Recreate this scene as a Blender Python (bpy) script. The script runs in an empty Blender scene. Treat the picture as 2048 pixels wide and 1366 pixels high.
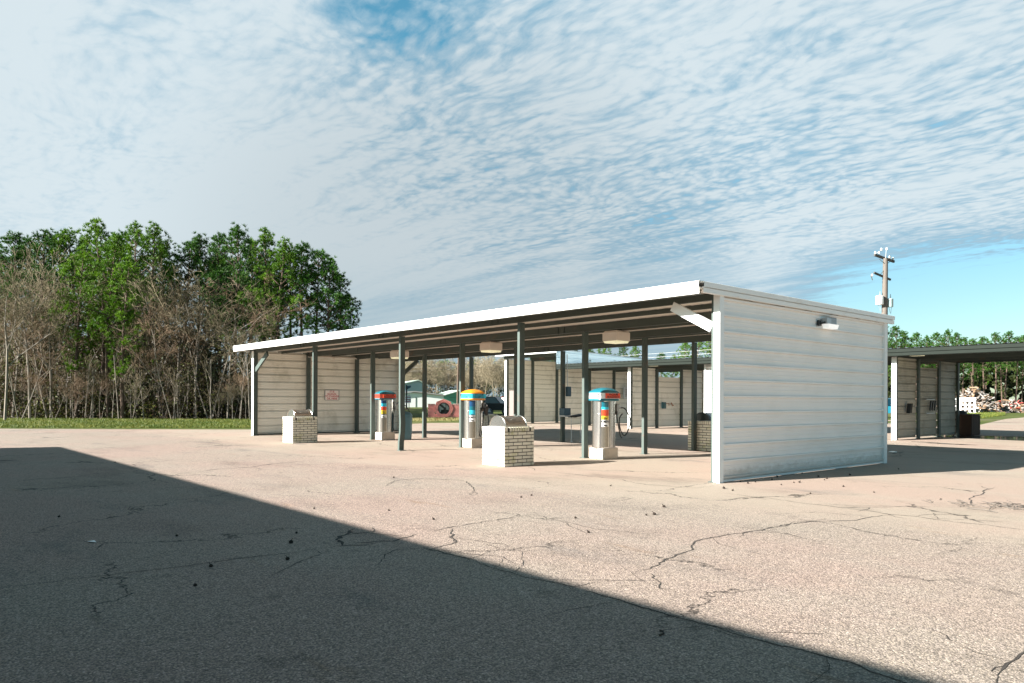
import bpy, math, random
from mathutils import Vector, Matrix, noise as mnoise
PI = math.pi
S = bpy.context.scene
COL = S.collection
# ------------------------------------------------------------------ camera
F, YH, ROLL, YAW, CAMP = 1493.8, 798.6, .004, .8627, Vector((8.14, -12.05, 1.55))
FW = Vector((-math.sin(YAW), math.cos(YAW), 0)); RT = Vector((math.cos(YAW), math.sin(YAW), 0)); UP = Vector((0, 0, 1))
cd = bpy.data.cameras.new('camera'); cam = bpy.data.objects.new('camera', cd); COL.objects.link(cam)
cd.sensor_width = 36; cd.lens = F / 2048 * 36; cd.shift_y = (YH - 683) / 2048; cd.clip_end = 3000; cd.clip_start = .05
cxa = RT * math.cos(ROLL) + UP * math.sin(ROLL); cya = UP * math.cos(ROLL) - RT * math.sin(ROLL)
m = Matrix.Identity(4)
for i in range(3):
    m[i][0] = cxa[i]; m[i][1] = cya[i]; m[i][2] = -FW[i]; m[i][3] = CAMP[i]
cam.matrix_world = m
S.camera = cam
def ray(x, y):
    a = x - 1024; b = y - YH; c, s = math.cos(ROLL), math.sin(ROLL)
    return FW + RT * ((a * c + b * s) / F) + UP * (-(-a * s + b * c) / F)
def G(x, y, z=0.0):
    d = ray(x, y); return CAMP + d * ((z - CAMP.z) / d.z)
def AT(x, y, dist): return CAMP + ray(x, y) * dist
def SX(P):
    d = Vector(P) - CAMP; return 1024 + F * d.dot(RT) / d.dot(FW)
# ------------------------------------------------------------------ light
SUN_D = Vector((2.49, 8.1, -3.72)).normalized()
sl = bpy.data.lights.new('sun', 'SUN'); so = bpy.data.objects.new('sun', sl); COL.objects.link(so)
sl.energy = 5.0; sl.angle = math.radians(.53); sl.color = (1, .97, .91)
so.rotation_euler = SUN_D.to_track_quat('-Z', 'Y').to_euler(); so.location = (-5, -40, 30)
S.view_settings.view_transform = 'Standard'; S.view_settings.look = 'None'
S.view_settings.exposure = 2.05; S.view_settings.gamma = 1

class NT:
    def __init__(s, t): s.t = t; s.n = t.nodes; s.l = t.links
    def new(s, k, **kw):
        n = s.n.new(k)
        for a, v in kw.items():
            if a.startswith('i_'):
                n.inputs[a[2:].replace('_', ' ')].default_value = v
            else: setattr(n, a, v)
        return n
    def link(s, a, b): s.l.new(a, b)
    def math(s, op, a, b=None, c=None, clamp=False):
        n = s.n.new('ShaderNodeMath'); n.operation = op; n.use_clamp = clamp
        for i, v in enumerate((a, b, c)):
            if v is None: continue
            if isinstance(v, (int, float)): n.inputs[i].default_value = v
            else: s.l.new(v, n.inputs[i])
        return n.outputs[0]
    def mix(s, f, a, b, mode='MIX'):
        n = s.n.new('ShaderNodeMix'); n.data_type = 'RGBA'; n.blend_type = mode
        for v, i in ((f, 0), (a, 6), (b, 7)):
            if isinstance(v, (int, float)): n.inputs[i].default_value = v
            elif isinstance(v, tuple): n.inputs[i].default_value = (*v[:3], 1)
            else: s.l.new(v, n.inputs[i])
        return n.outputs[2]
    def ramp(s, f, stops):
        n = s.n.new('ShaderNodeMapRange'); n.clamp = True; n.interpolation_type = 'SMOOTHSTEP'
        s.l.new(f, n.inputs[0])
        n.inputs[1].default_value, n.inputs[2].default_value, n.inputs[3].default_value, n.inputs[4].default_value = stops
        return n.outputs[0]
    def noise(s, vec, scale, detail=3, rough=.5, dist=0.0):
        n = s.n.new('ShaderNodeTexNoise'); n.inputs['Scale'].default_value = scale; n.inputs['Detail'].default_value = detail
        n.inputs['Roughness'].default_value = rough; n.inputs['Distortion'].default_value = dist
        if vec is not None: s.l.new(vec, n.inputs['Vector'])
        return n.outputs[0]
    def mapping(s, vec, loc=(0, 0, 0), rot=(0, 0, 0), sc=(1, 1, 1)):
        n = s.n.new('ShaderNodeMapping'); s.l.new(vec, n.inputs[0])
        n.inputs[1].default_value = loc; n.inputs[2].default_value = rot; n.inputs[3].default_value = sc
        return n.outputs[0]
# ------------------------------------------------------------------ world / sky
w = bpy.data.worlds.new('World'); S.world = w; w.use_nodes = True
t = NT(w.node_tree); t.n.clear()
sky = t.new('ShaderNodeTexSky'); sky.sky_type = 'NISHITA'; sky.sun_disc = False
sky.sun_elevation = math.asin(-SUN_D.z); sky.sun_rotation = math.radians(197.1)
sky.air_density = 1.0; sky.dust_density = .6; sky.ozone_density = 1.6
tc = t.new('ShaderNodeTexCoord'); sep = t.new('ShaderNodeSeparateXYZ'); t.link(tc.outputs['Generated'], sep.inputs[0])
zz = t.math('MAXIMUM', sep.outputs[2], 0.0); zd = t.math('ADD', zz, .045)
comb = t.new('ShaderNodeCombineXYZ')
t.link(t.math('DIVIDE', sep.outputs[0], zd), comb.inputs[0]); t.link(t.math('DIVIDE', sep.outputs[1], zd), comb.inputs[1])
P = comb.outputs[0]
elev = sep.outputs[2]
warp = t.new('ShaderNodeTexNoise'); warp.inputs['Scale'].default_value = 1.3; warp.inputs['Detail'].default_value = 2; t.link(P, warp.inputs['Vector'])
wv = t.new('ShaderNodeVectorMath', operation='MULTIPLY_ADD'); t.link(warp.outputs[1], wv.inputs[0]); wv.inputs[1].default_value = (.5, .3, 0); t.link(P, wv.inputs[2])
PW = wv.outputs[0]
big = t.noise(t.mapping(PW, loc=(6.4, 2.9, 0), rot=(0, 0, .12), sc=(.32, .85, 1)), 1.1, 3, .5)
band = t.noise(t.mapping(PW, loc=(1.1, 5.7, 0), rot=(0, 0, .12), sc=(.16, 1.5, 1)), 1.9, 5, .6)
streak = t.noise(t.mapping(PW, loc=(4.1, 2.7, 0), rot=(0, 0, .18), sc=(.10, 2.2, 1)), 3.0, 5, .62)
vo = t.new('ShaderNodeTexVoronoi'); vo.feature = 'SMOOTH_F1'; vo.inputs['Scale'].default_value = 25; vo.inputs['Smoothness'].default_value = .5
wf = t.new('ShaderNodeTexNoise'); wf.inputs['Scale'].default_value = 9; wf.inputs['Detail'].default_value = 3; t.link(P, wf.inputs['Vector'])
wv2 = t.new('ShaderNodeVectorMath', operation='MULTIPLY_ADD'); t.link(wf.outputs[1], wv2.inputs[0]); wv2.inputs[1].default_value = (.07, .05, 0); t.link(PW, wv2.inputs[2])
t.link(t.mapping(wv2.outputs[0], rot=(0, 0, .35), sc=(.75, 1.2, 1)), vo.inputs['Vector'])
fine = t.noise(t.mapping(PW, rot=(0, 0, .4), sc=(.8, 1.3, 1)), 26, 5, .65, .5)
cells = t.math('SUBTRACT', 1.0, t.math('MULTIPLY', vo.outputs['Distance'], 1.35))
med = t.noise(t.mapping(wv2.outputs[0], loc=(5, 2, 0), rot=(0, 0, .5), sc=(.7, 1.5, 1)), 8, 4, .6, .3)
rip = t.math('ADD', t.math('MULTIPLY', cells, .36), t.math('ADD', t.math('MULTIPLY', fine, .62), t.math('MULTIPLY', t.math('SUBTRACT', med, .5), .75)))
rip = t.math('ADD', rip, .055)
def DOT(px, py, stops):
    n = t.new('ShaderNodeVectorMath', operation='DOT_PRODUCT'); t.link(tc.outputs['Generated'], n.inputs[0]); n.inputs[1].default_value = tuple(ray(px, py).normalized())
    return t.ramp(n.outputs['Value'], stops)
rmask = t.math('MULTIPLY', t.ramp(elev, (.08, .26, .10, 1)), t.ramp(big, (.38, .70, 1, .5)))
rmask = t.math('MULTIPLY', rmask, DOT(-250, 420, (.78, 1.0, 1, .45)))
base = t.math('ADD', t.math('MULTIPLY', big, .55), t.math('MULTIPLY', band, .75))            # ~.65 mean
base = t.math('ADD', base, .15)
base = t.math('ADD', base, t.math('MULTIPLY', t.math('SUBTRACT', streak, .5), .65))
base = t.math('ADD', base, DOT(-200, 250, (.80, 1.0, 0, .24)))
base = t.math('ADD', base, DOT(1700, 330, (.90, 1.0, 0, .10)))
dens = t.math('ADD', base, t.math('MULTIPLY', t.math('MULTIPLY', t.math('SUBTRACT', rip, .56), rmask), 1.15))
dens = t.math('ADD', dens, t.math('MULTIPLY', DOT(2250, 640, (.92, .985, 0, -1.0)), t.ramp(elev, (.13, .22, 1, 0))))
dens = t.math('ADD', dens, DOT(800, -60, (.992, 1.0, 0, -.45)))
dens = t.math('ADD', dens, DOT(1330, 560, (.992, 1.0, 0, -.28)))
dens = t.math('ADD', dens, t.ramp(elev, (.52, .72, 0, -.6)))  # unseen overhead sky cleared of cloud to cut fill light
back = t.new('ShaderNodeVectorMath', operation='DOT_PRODUCT'); t.link(tc.outputs['Generated'], back.inputs[0]); back.inputs[1].default_value = tuple(FW)
dens = t.math('ADD', dens, t.ramp(back.outputs['Value'], (-.2, .4, -.6, 0)))  # cloud thinned behind the viewer, out of view, to weaken the fill
mask = t.ramp(dens, (.06, .50, .0, .97))
cloudcol = t.mix(t.ramp(dens, (.36, 1.0, 0, 1)), (1.6, 2.6, 3.3), (3.45, 3.92, 4.15))
cloudcol = t.mix(t.ramp(elev, (.02, .20, .75, 0)), cloudcol, (2.1, 3.0, 3.5))
lowshade = DOT(900, 640, (.90, 1.0, 1, .80))
cc = t.new('ShaderNodeVectorMath', operation='SCALE'); t.link(cloudcol, cc.inputs[0]); t.link(lowshade, cc.inputs['Scale'])
skyc = t.mix(1.0, sky.outputs[0], t.mix(t.ramp(elev, (.08, .42, 0, 1)), (.60, .74, .74), (.50, 1.0, .92)), 'MULTIPLY')
skyc = t.mix(1.0, skyc, t.mix(t.ramp(elev, (.50, .62, 0, 1)), (1, 1, 1), (.75, .52, .42)), 'MULTIPLY')  # unseen overhead sky dimmed and warmed to deepen shade on the ground
fin = t.mix(mask, skyc, cc.outputs[0])
bg = t.new('ShaderNodeBackground'); bg.inputs['Strength'].default_value = .050; t.link(fin, bg.inputs[0])
ow = t.new('ShaderNodeOutputWorld'); t.link(bg.outputs[0], ow.inputs[0])

# ------------------------------------------------------------------ materials
MATS = {}
def mat(name, col, rough=.6, metal=0.0, var=.12, vscale=6, bump=0, bscale=40, dirt=None, spec=.5, island=0, emit=None, extra=None, coord='Object'):
    if name in MATS: return MATS[name]
    mm = bpy.data.materials.new(name); mm.use_nodes = True; t = NT(mm.node_tree)
    b = t.n['Principled BSDF']; b.inputs['Roughness'].default_value = rough; b.inputs['Metallic'].default_value = metal
    b.inputs['Specular IOR Level'].default_value = spec
    tcn = t.new('ShaderNodeTexCoord'); v = tcn.outputs[coord]
    n = t.noise(v, vscale, 4, .6)
    c = t.mix(t.math('MULTIPLY', n, var * 2), col, tuple(x * .45 for x in col))
    if island:
        gi = t.new('ShaderNodeNewGeometry')
        c = t.mix(t.math('MULTIPLY', gi.outputs['Random Per Island'], island), c, tuple(x * .5 for x in col))
    if dirt:                                   # stain colour, scale vector, threshold lo/hi, amount
        dc, dsc, lo, hi, am = dirt
        dn = t.noise(t.mapping(v, sc=dsc), 1.0, 5, .62)
        c = t.mix(t.math('MULTIPLY', t.ramp(dn, (lo, hi, 0, 1)), am), c, dc)
    if extra: c = extra(t, v, c, b)
    t.link(c, b.inputs['Base Color'])
    if bump:
        bn = t.new('ShaderNodeBump'); bn.inputs['Strength'].default_value = bump; bn.inputs['Distance'].default_value = .01
        t.link(t.noise(v, bscale, 4, .6), bn.inputs['Height']); t.link(bn.outputs[0], b.inputs['Normal'])
    if emit:
        b.inputs['Emission Color'].default_value = (*emit[0], 1); b.inputs['Emission Strength'].default_value = emit[1]
    MATS[name] = mm; return mm

def ground_extra(t, v, c, b):
    vor = t.new('ShaderNodeTexVoronoi'); vor.inputs['Scale'].default_value = 84; t.link(v, vor.inputs['Vector'])
    vor2 = t.new('ShaderNodeTexVoronoi'); vor2.inputs['Scale'].default_value = 215; t.link(v, vor2.inputs['Vector'])
    sepc = t.new('ShaderNodeSeparateColor'); t.link(vor.outputs['Color'], sepc.inputs[0])
    sepd = t.new('ShaderNodeSeparateColor'); t.link(vor2.outputs['Color'], sepd.inputs[0])
    patch = t.noise(t.mapping(v, sc=(1, 1.0, 1)), .17, 5, .55)
    patch2 = t.noise(t.mapping(v, loc=(7, 3, 0), sc=(.5, 1.2, 1)), .5, 5, .6)
    base = t.mix(t.ramp(patch, (.38, .62, 0, 1)), (.338, .250, .200), (.320, .262, .206))
    base = t.mix(t.math('MULTIPLY', t.ramp(patch2, (.45, .7, 0, 1)), .5), base, (.33, .278, .222))
    rst = t.noise(t.mapping(v, loc=(2, 9, 0), sc=(.35, 1.6, 1)), .9, 5, .65)
    base = t.mix(t.math('MULTIPLY', t.ramp(rst, (.62, .74, 0, 1)), .55), base, (.24, .145, .08))
    gry = t.noise(t.mapping(v, loc=(12, 4, 0), sc=(.5, 1.4, 1)), .55, 5, .6)
    base = t.mix(t.math('MULTIPLY', t.ramp(gry, (.56, .72, 0, 1)), .55), base, (.17, .15, .13))
    # stones: pale and dark pebbles; the traffic-polished slab round the canopy shows fewer
    sx = t.new('ShaderNodeSeparateXYZ'); t.link(v, sx.inputs[0])
    smooth = t.ramp(t.math('ADD', sx.outputs[1], t.math('MULTIPLY', t.math('SUBTRACT', patch2, .5), 5)), (-3.6, -1.6, 1.0, .22))
    st = t.math('MULTIPLY', t.math('SUBTRACT', sepc.outputs[0], .5), smooth)
    st2 = t.math('MULTIPLY', t.math('SUBTRACT', sepd.outputs[0], .5), smooth)
    f = t.math('ADD', 1.0, t.math('ADD', t.math('MULTIPLY', st, .85), t.math('MULTIPLY', st2, .5)))
    f = t.math('ADD', f, t.math('MULTIPLY', t.ramp(sepc.outputs[2], (.90, .94, 0, .5)), smooth))
    f = t.math('MAXIMUM', f, .25)
    edge = t.ramp(vor.outputs['Distance'], (.25, .85, 1.0, .62))
    f = t.math('MULTIPLY', f, t.math('ADD', t.math('MULTIPLY', edge, smooth), t.math('SUBTRACT', 1.0, smooth)))
    tint = t.mix(t.math('MULTIPLY', sepc.outputs[1], smooth), (1, 1, 1), (.90, .90, .98))
    base = t.mix(1.0, base, tint, 'MULTIPLY')
    sc = t.new('ShaderNodeVectorMath', operation='SCALE'); t.link(base, sc.inputs[0]); t.link(f, sc.inputs['Scale'])
    wn = t.new('ShaderNodeTexNoise'); wn.inputs['Scale'].default_value = .8; wn.inputs['Detail'].default_value = 5; wn.inputs['Roughness'].default_value = .7; t.link(v, wn.inputs['Vector'])
    wm = t.new('ShaderNodeVectorMath', operation='MULTIPLY_ADD'); t.link(wn.outputs[1], wm.inputs[0]); wm.inputs[1].default_value = (1.5, 1.5, 0); t.link(v, wm.inputs[2])
    ve = t.new('ShaderNodeTexVoronoi'); ve.feature = 'DISTANCE_TO_EDGE'; ve.inputs['Scale'].default_value = .27; t.link(wm.outputs[0], ve.inputs['Vector'])
    web = t.math('MULTIPLY', t.ramp(ve.outputs['Distance'], (.002, .007, 1, 0)), t.ramp(t.noise(v, .35, 3, .5), (.47, .58, 0, .75)))
    f = t.math('MULTIPLY', f, t.math('SUBTRACT', 1.0, web))
    dst = t.noise(t.mapping(v, loc=(31, 4, 0), sc=(.6, 1.1, 1)), .42, 6, .7)
    f = t.math('MULTIPLY', f, t.ramp(dst, (.52, .74, 1.0, .66)))
    spots = t.noise(t.mapping(v, loc=(3, 14, 0)), 1.7, 4, .55); f = t.math('MULTIPLY', f, t.ramp(spots, (.64, .74, 1.0, .70)))
    sc = t.new('ShaderNodeVectorMath', operation='SCALE'); t.link(base, sc.inputs[0]); t.link(f, sc.inputs['Scale'])
    bn = t.new('ShaderNodeBump'); bn.inputs['Strength'].default_value = .45; bn.inputs['Distance'].default_value = .012
    hh = t.math('ADD', t.math('MULTIPLY', t.math('SUBTRACT', 1.0, vor.outputs['Distance']), .8), t.math('MULTIPLY', t.noise(v, 3, 5, .6), 1.5))
    t.link(hh, bn.inputs['Height']); t.link(bn.outputs[0], b.inputs['Normal'])
    return sc.outputs[0]
M_LOT = mat('aggregate_concrete', (.4, .33, .27), .85, spec=.25, extra=ground_extra)
def terrain_extra(t, v, c, b):
    a = t.noise(v, .05, 5, .6); d = t.noise(t.mapping(v, sc=(1, 1, 1)), 1.3, 5, .7); e = t.noise(v, 22, 3, .7)
    g = t.mix(t.ramp(d, (.35, .65, 0, 1)), (.05, .085, .014), (.12, .12, .035))
    g = t.mix(t.math('MULTIPLY', t.ramp(a, (.52, .66, 0, 1)), .8), g, (.19,.155,.08))
    return t.mix(t.math('MULTIPLY', e, .5), g, (.03, .05, .012))
M_TERR = mat('grassy_ground', (.1, .12, .03), .95, spec=.1, extra=terrain_extra)
M_ROAD = mat('worn_asphalt', (.22,.20,.185), .9, var=.15, vscale=.6, spec=.2, bump=.3, bscale=30)
M_ROADP = mat('pale_gravel', (.30,.275,.245), .9, var=.15, vscale=.6, spec=.2, bump=.3, bscale=30)
M_FLOOR = mat('forest_floor', (.07, .045, .028), .95, var=.4, vscale=1.2, spec=.1, dirt=((.14, .06, .03), (.3, .3, .3), .5, .65, .8))
M_MULCH = mat('red_pine_straw', (.22, .085, .035), .95, var=.35, vscale=2, spec=.1)
def siding_dirt(col, am):
    return (col, (.9, .35, 3.2), .47, .68, am)
M_WHITE = mat('white_painted_steel', (.80, .80, .775), .42, var=.04, vscale=2, dirt=((.55, .47, .38), (1.5, 1.5, 4), .56, .74, .30))
def side_extra(t, v, c, b):
    sp = t.new('ShaderNodeSeparateXYZ'); t.link(v, sp.inputs[0]); n = t.noise(t.mapping(v, sc=(3, 3, 6)), 1.5, 5, .7)
    k = t.ramp(t.math('SUBTRACT', sp.outputs[2], t.math('MULTIPLY', n, .45)), (-.14, .08, .45, 0))
    return t.mix(k, c, (.33, .25, .18))
M_SIDE = mat('weathered_white_siding', (.83, .80, .76), .42, extra=side_extra, var=.05, vscale=1.2, dirt=((.60, .59, .53), (.9, .9, 2.2), .45, .68, .18))
M_SIDEIN = mat('siding_inner_face', (.82, .80, .71), .6, var=.06, vscale=1.5, dirt=((.40, .39, .30), (1.3, 1.3, 1.1), .50, .72, .45))
M_GROOVESHADE = mat('groove_shade', (.10, .09, .06), .85, var=.3, vscale=3)  # dark colour standing in for the shade inside the siding grooves
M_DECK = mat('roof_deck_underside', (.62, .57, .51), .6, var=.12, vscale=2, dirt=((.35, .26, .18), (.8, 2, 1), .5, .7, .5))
M_POST = mat('green_grey_steel', (.075, .098, .088), .55, spec=.3, var=.2, vscale=3, bump=.15, bscale=25, dirt=((.16, .09, .055), (3, 3, 2.2), .58, .75, .7))
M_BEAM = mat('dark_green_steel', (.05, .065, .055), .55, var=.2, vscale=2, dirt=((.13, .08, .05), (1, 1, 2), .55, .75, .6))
M_BRICK = mat('cream_glazed_brick', (.78, .73, .60), .45, var=.1, vscale=9, island=.28, bump=.25, bscale=60, dirt=((.40, .40, .13), (2.2, 2.2, 3), .52, .68, .65))
M_MORT = mat('dark_mortar', (.06, .055, .045), .9, var=.3, vscale=20)
M_STEEL = mat('polished_steel', (.62, .60, .57), .23, metal=1.0, var=.08, vscale=5, bump=.12, bscale=5)
M_STEELD = mat('dull_steel', (.42, .41, .39), .38, metal=.9, var=.15, vscale=7, bump=.1, bscale=8)
M_CONC = mat('pale_concrete', (.62, .53, .44), .85, var=.18, vscale=5, bump=.4, bscale=30, dirt=((.32, .28, .20), (3, 3, 3), .5, .7, .5))
M_BLACK = mat('black_rubber', (.018, .018, .018), .5, var=.2)
M_DARK = mat('dark_gap', (.02, .02, .018), .8, var=.2)
M_TEAL = mat('teal_plastic', (.008, .125, .165), .3, var=.06, vscale=8)
M_ORG = mat('orange_plastic', (.78, .28, .02), .3, var=.06)
M_RED = mat('red_orange_vinyl', (.75, .075, .025), .35, var=.05)
M_CYAN = mat('cyan_vinyl', (.03, .50, .68), .35, var=.05)
M_YEL = mat('yellow_vinyl', (.80, .60, .04), .35, var=.05)
M_VWHITE = mat('white_vinyl', (.80, .80, .78), .35, var=.03)
M_INK = mat('black_lettering', (.02, .02, .025), .5, var=.1)
M_REDINK = mat('red_lettering', (.55, .015, .03), .5, var=.1)
M_LAMP = mat('beige_lamp_housing', (.72, .64, .56), .5, var=.08, vscale=4)
M_LENS = mat('pale_lamp_lens', (.85, .84, .60), .3, var=.05, emit=((1, .95, .62), .10))
M_LENSW = mat('frosted_lamp_lens', (.9, .9, .88), .3, var=.03, emit=((1, .98, .94), .12))
M_TUBE = mat('white_tube', (.85, .82, .76), .3, var=.03)
M_GALV = mat('galvanised_steel', (.45, .47, .48), .4, metal=.6, var=.15, vscale=8)
M_CRACK = mat('crack_shadow_fill', (.045, .035, .028), .95, var=.3, vscale=20)
M_POD = mat('seed_pod_brown', (.035, .022, .015), .9, var=.3, vscale=60)
M_WOODP = mat('weathered_pole_wood', (.13, .112, .095), .85, var=.3, vscale=4, dirt=((.16, .12, .10), (6, 6, .4), .45, .65, .6))
M_WOODD = mat('dark_crossarm_wood', (.075, .07, .065), .85, var=.3, vscale=6)
M_CER = mat('white_porcelain', (.75, .75, .74), .25, var=.03)
M_BARKP = mat('pine_bark', (.12, .078, .055), .9, var=.45, vscale=3, bump=.5, bscale=8)
M_BARKB = mat('pale_bare_bark', (.25, .21, .17), .9, var=.5, vscale=2.5)
M_TWIG = mat('bare_twigs', (.185, .145, .085), .9, var=.3, vscale=2)
M_TWIGR = mat('reddish_bare_twigs', (.19, .12, .07), .9, var=.3, vscale=2)
M_TWIGY = mat('sunny_tan_twigs', (.27, .22, .145), .9, var=.3, vscale=2)
def leafmat(name, a, b2, tr=.25):
    mm = bpy.data.materials.new(name); mm.use_nodes = True; t = NT(mm.node_tree)
    b = t.n['Principled BSDF']; b.inputs['Roughness'].default_value = .6; b.inputs['Specular IOR Level'].default_value = .3
    g = t.new('ShaderNodeNewGeometry'); tcn = t.new('ShaderNodeTexCoord'); oi = t.new('ShaderNodeObjectInfo')
    n = t.noise(tcn.outputs['Object'], .7, 3, .6)
    f = t.math('ADD', t.math('MULTIPLY', t.ramp(n, (.35, .65, 0, 1)), .6), t.math('MULTIPLY', g.outputs['Random Per Island'], .4))
    c = t.mix(f, a, b2)
    c = t.mix(t.math('MULTIPLY', oi.outputs['Random'], .45), c, tuple(x * .55 for x in a))
    t.link(c, b.inputs['Base Color'])
    tl = t.new('ShaderNodeBsdfTranslucent'); t.link(c, tl.inputs[0])
    mx = t.new('ShaderNodeMixShader'); mx.inputs[0].default_value = tr
    t.link(b.outputs[0], mx.inputs[1]); t.link(tl.outputs[0], mx.inputs[2]); t.link(mx.outputs[0], t.n['Material Output'].inputs[0])
    return mm
M_NEED = leafmat('pine_needles', (.011, .050, .004), (.062, .165, .010))
M_NEEDL = leafmat('bright_pine_needles', (.035, .11, .004), (.16, .29, .014), .3)
M_LEAF = leafmat('undergrowth_leaves', (.018, .028, .008), (.06, .075, .018))
M_LEAFB = leafmat('dry_brown_leaves', (.03, .021, .012), (.10, .065, .035))
M_LEAFO = leafmat('olive_leaves', (.05, .06, .012), (.16, .16, .03))
M_GRASS = leafmat('grass_blades', (.035, .085, .008), (.22, .21, .035), .25)

# ------------------------------------------------------------------ mesh helpers
class MB:
    def __init__(s): s.v = []; s.f = []; s.mi = []; s.cur = 0
    def face(s, idx): s.f.append(tuple(idx)); s.mi.append(s.cur)
    def quad(s, a, b, c, d):
        k = len(s.v); s.v += [tuple(a), tuple(b), tuple(c), tuple(d)]; s.face((k, k + 1, k + 2, k + 3)); return s
    def tri(s, a, b, c):
        k = len(s.v); s.v += [tuple(a), tuple(b), tuple(c)]; s.face((k, k + 1, k + 2)); return s
    def box(s, x0, x1, y0, y1, z0, z1, bev=0.0, M=None):
        pts = []
        if bev > 0:
            b = bev; k = len(s.v)
            ring = [(x0 + b, y0), (x1 - b, y0), (x1, y0 + b), (x1, y1 - b), (x1 - b, y1), (x0 + b, y1), (x0, y1 - b), (x0, y0 + b)]
            cx, cy = (x0 + x1) / 2, (y0 + y1) / 2
            def inset(p): 
                return (min(max(p[0], x0 + b), x1 - b), min(max(p[1], y0 + b), y1 - b))
            lv = [(inset(p), z0) for p in ring], [(p, z0 + b) for p in ring], [(p, z1 - b) for p in ring], [(inset(p), z1) for p in ring]
            for L in lv:
                for p, z in L: pts.append((p[0], p[1], z))
            for r in range(3):
                for i in range(8):
                    j = (i + 1) % 8; s.face((k + r * 8 + i, k + r * 8 + j, k + r * 8 + 8 + j, k + r * 8 + 8 + i))
            s.face([k + 7 - i for i in range(8)]); s.face([k + 24 + i for i in range(8)])
        else:
            k = len(s.v)
            pts = [(x0, y0, z0), (x1, y0, z0), (x1, y1, z0), (x0, y1, z0), (x0, y0, z1), (x1, y0, z1), (x1, y1, z1), (x0, y1, z1)]
            for f in ((3, 2, 1, 0), (4, 5, 6, 7), (0, 1, 5, 4), (1, 2, 6, 5), (2, 3, 7, 6), (3, 0, 4, 7)): s.face([k + i for i in f])
        if M: pts = [tuple(M @ Vector(p)) for p in pts]
        s.v += pts; return s
    def obox(s, a, b, w, h, up=Vector((0, 0, 1))):
        a = Vector(a); b = Vector(b); d = (b - a); L = d.length; d.normalize()
        sd = d.cross(up).normalized() if abs(d.dot(up)) < .99 else Vector((1, 0, 0)); u2 = sd.cross(d)
        M = Matrix((( d.x, sd.x, u2.x, a.x), (d.y, sd.y, u2.y, a.y), (d.z, sd.z, u2.z, a.z), (0, 0, 0, 1)))
        return s.box(0, L, -w / 2, w / 2, -h / 2, h / 2, M=M)
    def tube(s, pts, rad, n=6, cap=True):
        pts = [Vector(p) for p in pts]; k = len(s.v); N = len(pts)
        if not isinstance(rad, (list, tuple)): rad = [rad] * N
        ref = Vector((0, 0, 1))
        d0 = (pts[1] - pts[0]).normalized()
        if abs(d0.z) > .9: ref = Vector((1, 0, 0))
        for i, p in enumerate(pts):
            d = (pts[min(i + 1, N - 1)] - pts[max(i - 1, 0)])
            if d.length < 1e-9: d = Vector((0, 0, 1))
            d.normalize(); a = d.cross(ref)
            if a.length < 1e-3: a = d.cross(Vector((0, 1, 0)))
            a.normalize(); b = d.cross(a); ref = -b if False else ref
            for j in range(n):
                th = 2 * PI * j / n; q = p + (a * math.cos(th) + b * math.sin(th)) * rad[i]; s.v.append((q.x, q.y, q.z))
        for i in range(N - 1):
            for j in range(n):
                j2 = (j + 1) % n; s.face((k + i * n + j, k + i * n + j2, k + (i + 1) * n + j2, k + (i + 1) * n + j))
        if cap and n > 3:
            s.face([k + n - 1 - j for j in range(n)]); s.face([k + (N - 1) * n + j for j in range(n)])
        return s
    def lathe(s, prof, n=24, c=(0, 0), sx=1, sy=1):
        k = len(s.v)
        for r, z in prof:
            for j in range(n):
                th = 2 * PI * j / n; s.v.append((c[0] + r * sx * math.cos(th), c[1] + r * sy * math.sin(th), z))
        for i in range(len(prof) - 1):
            for j in range(n):
                j2 = (j + 1) % n; s.face((k + i * n + j, k + i * n + j2, k + (i + 1) * n + j2, k + (i + 1) * n + j))
        s.face([k + n - 1 - j for j in range(n)]); s.face([k + (len(prof) - 1) * n + j for j in range(n)]); return s
    def loft(s, rings, cap=True):
        k = len(s.v); n = len(rings[0])
        for R in rings: s.v += [tuple(p) for p in R]
        for i in range(len(rings) - 1):
            for j in range(n):
                j2 = (j + 1) % n; s.face((k + i * n + j, k + i * n + j2, k + (i + 1) * n + j2, k + (i + 1) * n + j))
        if cap: s.face([k + n - 1 - j for j in range(n)]); s.face([k + (len(rings) - 1) * n + j for j in range(n)])
        return s
    def strip(s, prof, e0, e1, flip=False):
        """prof: list of Vectors, swept from offset e0 to e1 (Vectors)"""
        k = len(s.v); n = len(prof)
        for p in prof: s.v.append(tuple(Vector(p) + e0))
        for p in prof: s.v.append(tuple(Vector(p) + e1))
        for i in range(n - 1): s.face((k + i, k + i + 1, k + n + i + 1, k + n + i) if not flip else (k + i, k + n + i, k + n + i + 1, k + i + 1))
        return s
    def build(s, name, m, parent=None, smooth=False, loc=None, kind=None):
        me = bpy.data.meshes.new(name); me.from_pydata(s.v, [], s.f)
        ms = m if isinstance(m, (list, tuple)) else [m]
        for q in ms: me.materials.append(q)
        if len(ms) > 1: me.polygons.foreach_set('material_index', s.mi)
        if smooth: me.polygons.foreach_set('use_smooth', [True] * len(me.polygons)); 
        me.update(); o = bpy.data.objects.new(name, me); COL.objects.link(o)
        if smooth and smooth != 'all':
            me.set_sharp_from_angle(angle=math.radians(40))
        if parent: o.parent = parent
        if loc is not None: o.location = loc
        if kind: o['kind'] = kind
        return o
def thing(name, label, cat, loc=(0, 0, 0), rz=0.0, group=None):
    o = bpy.data.objects.new(name, None); COL.objects.link(o); o.empty_display_size = .2
    o.location = loc; o.rotation_euler = (0, 0, rz); o['label'] = label; o['category'] = cat
    if group: o['group'] = group
    return o
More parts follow.
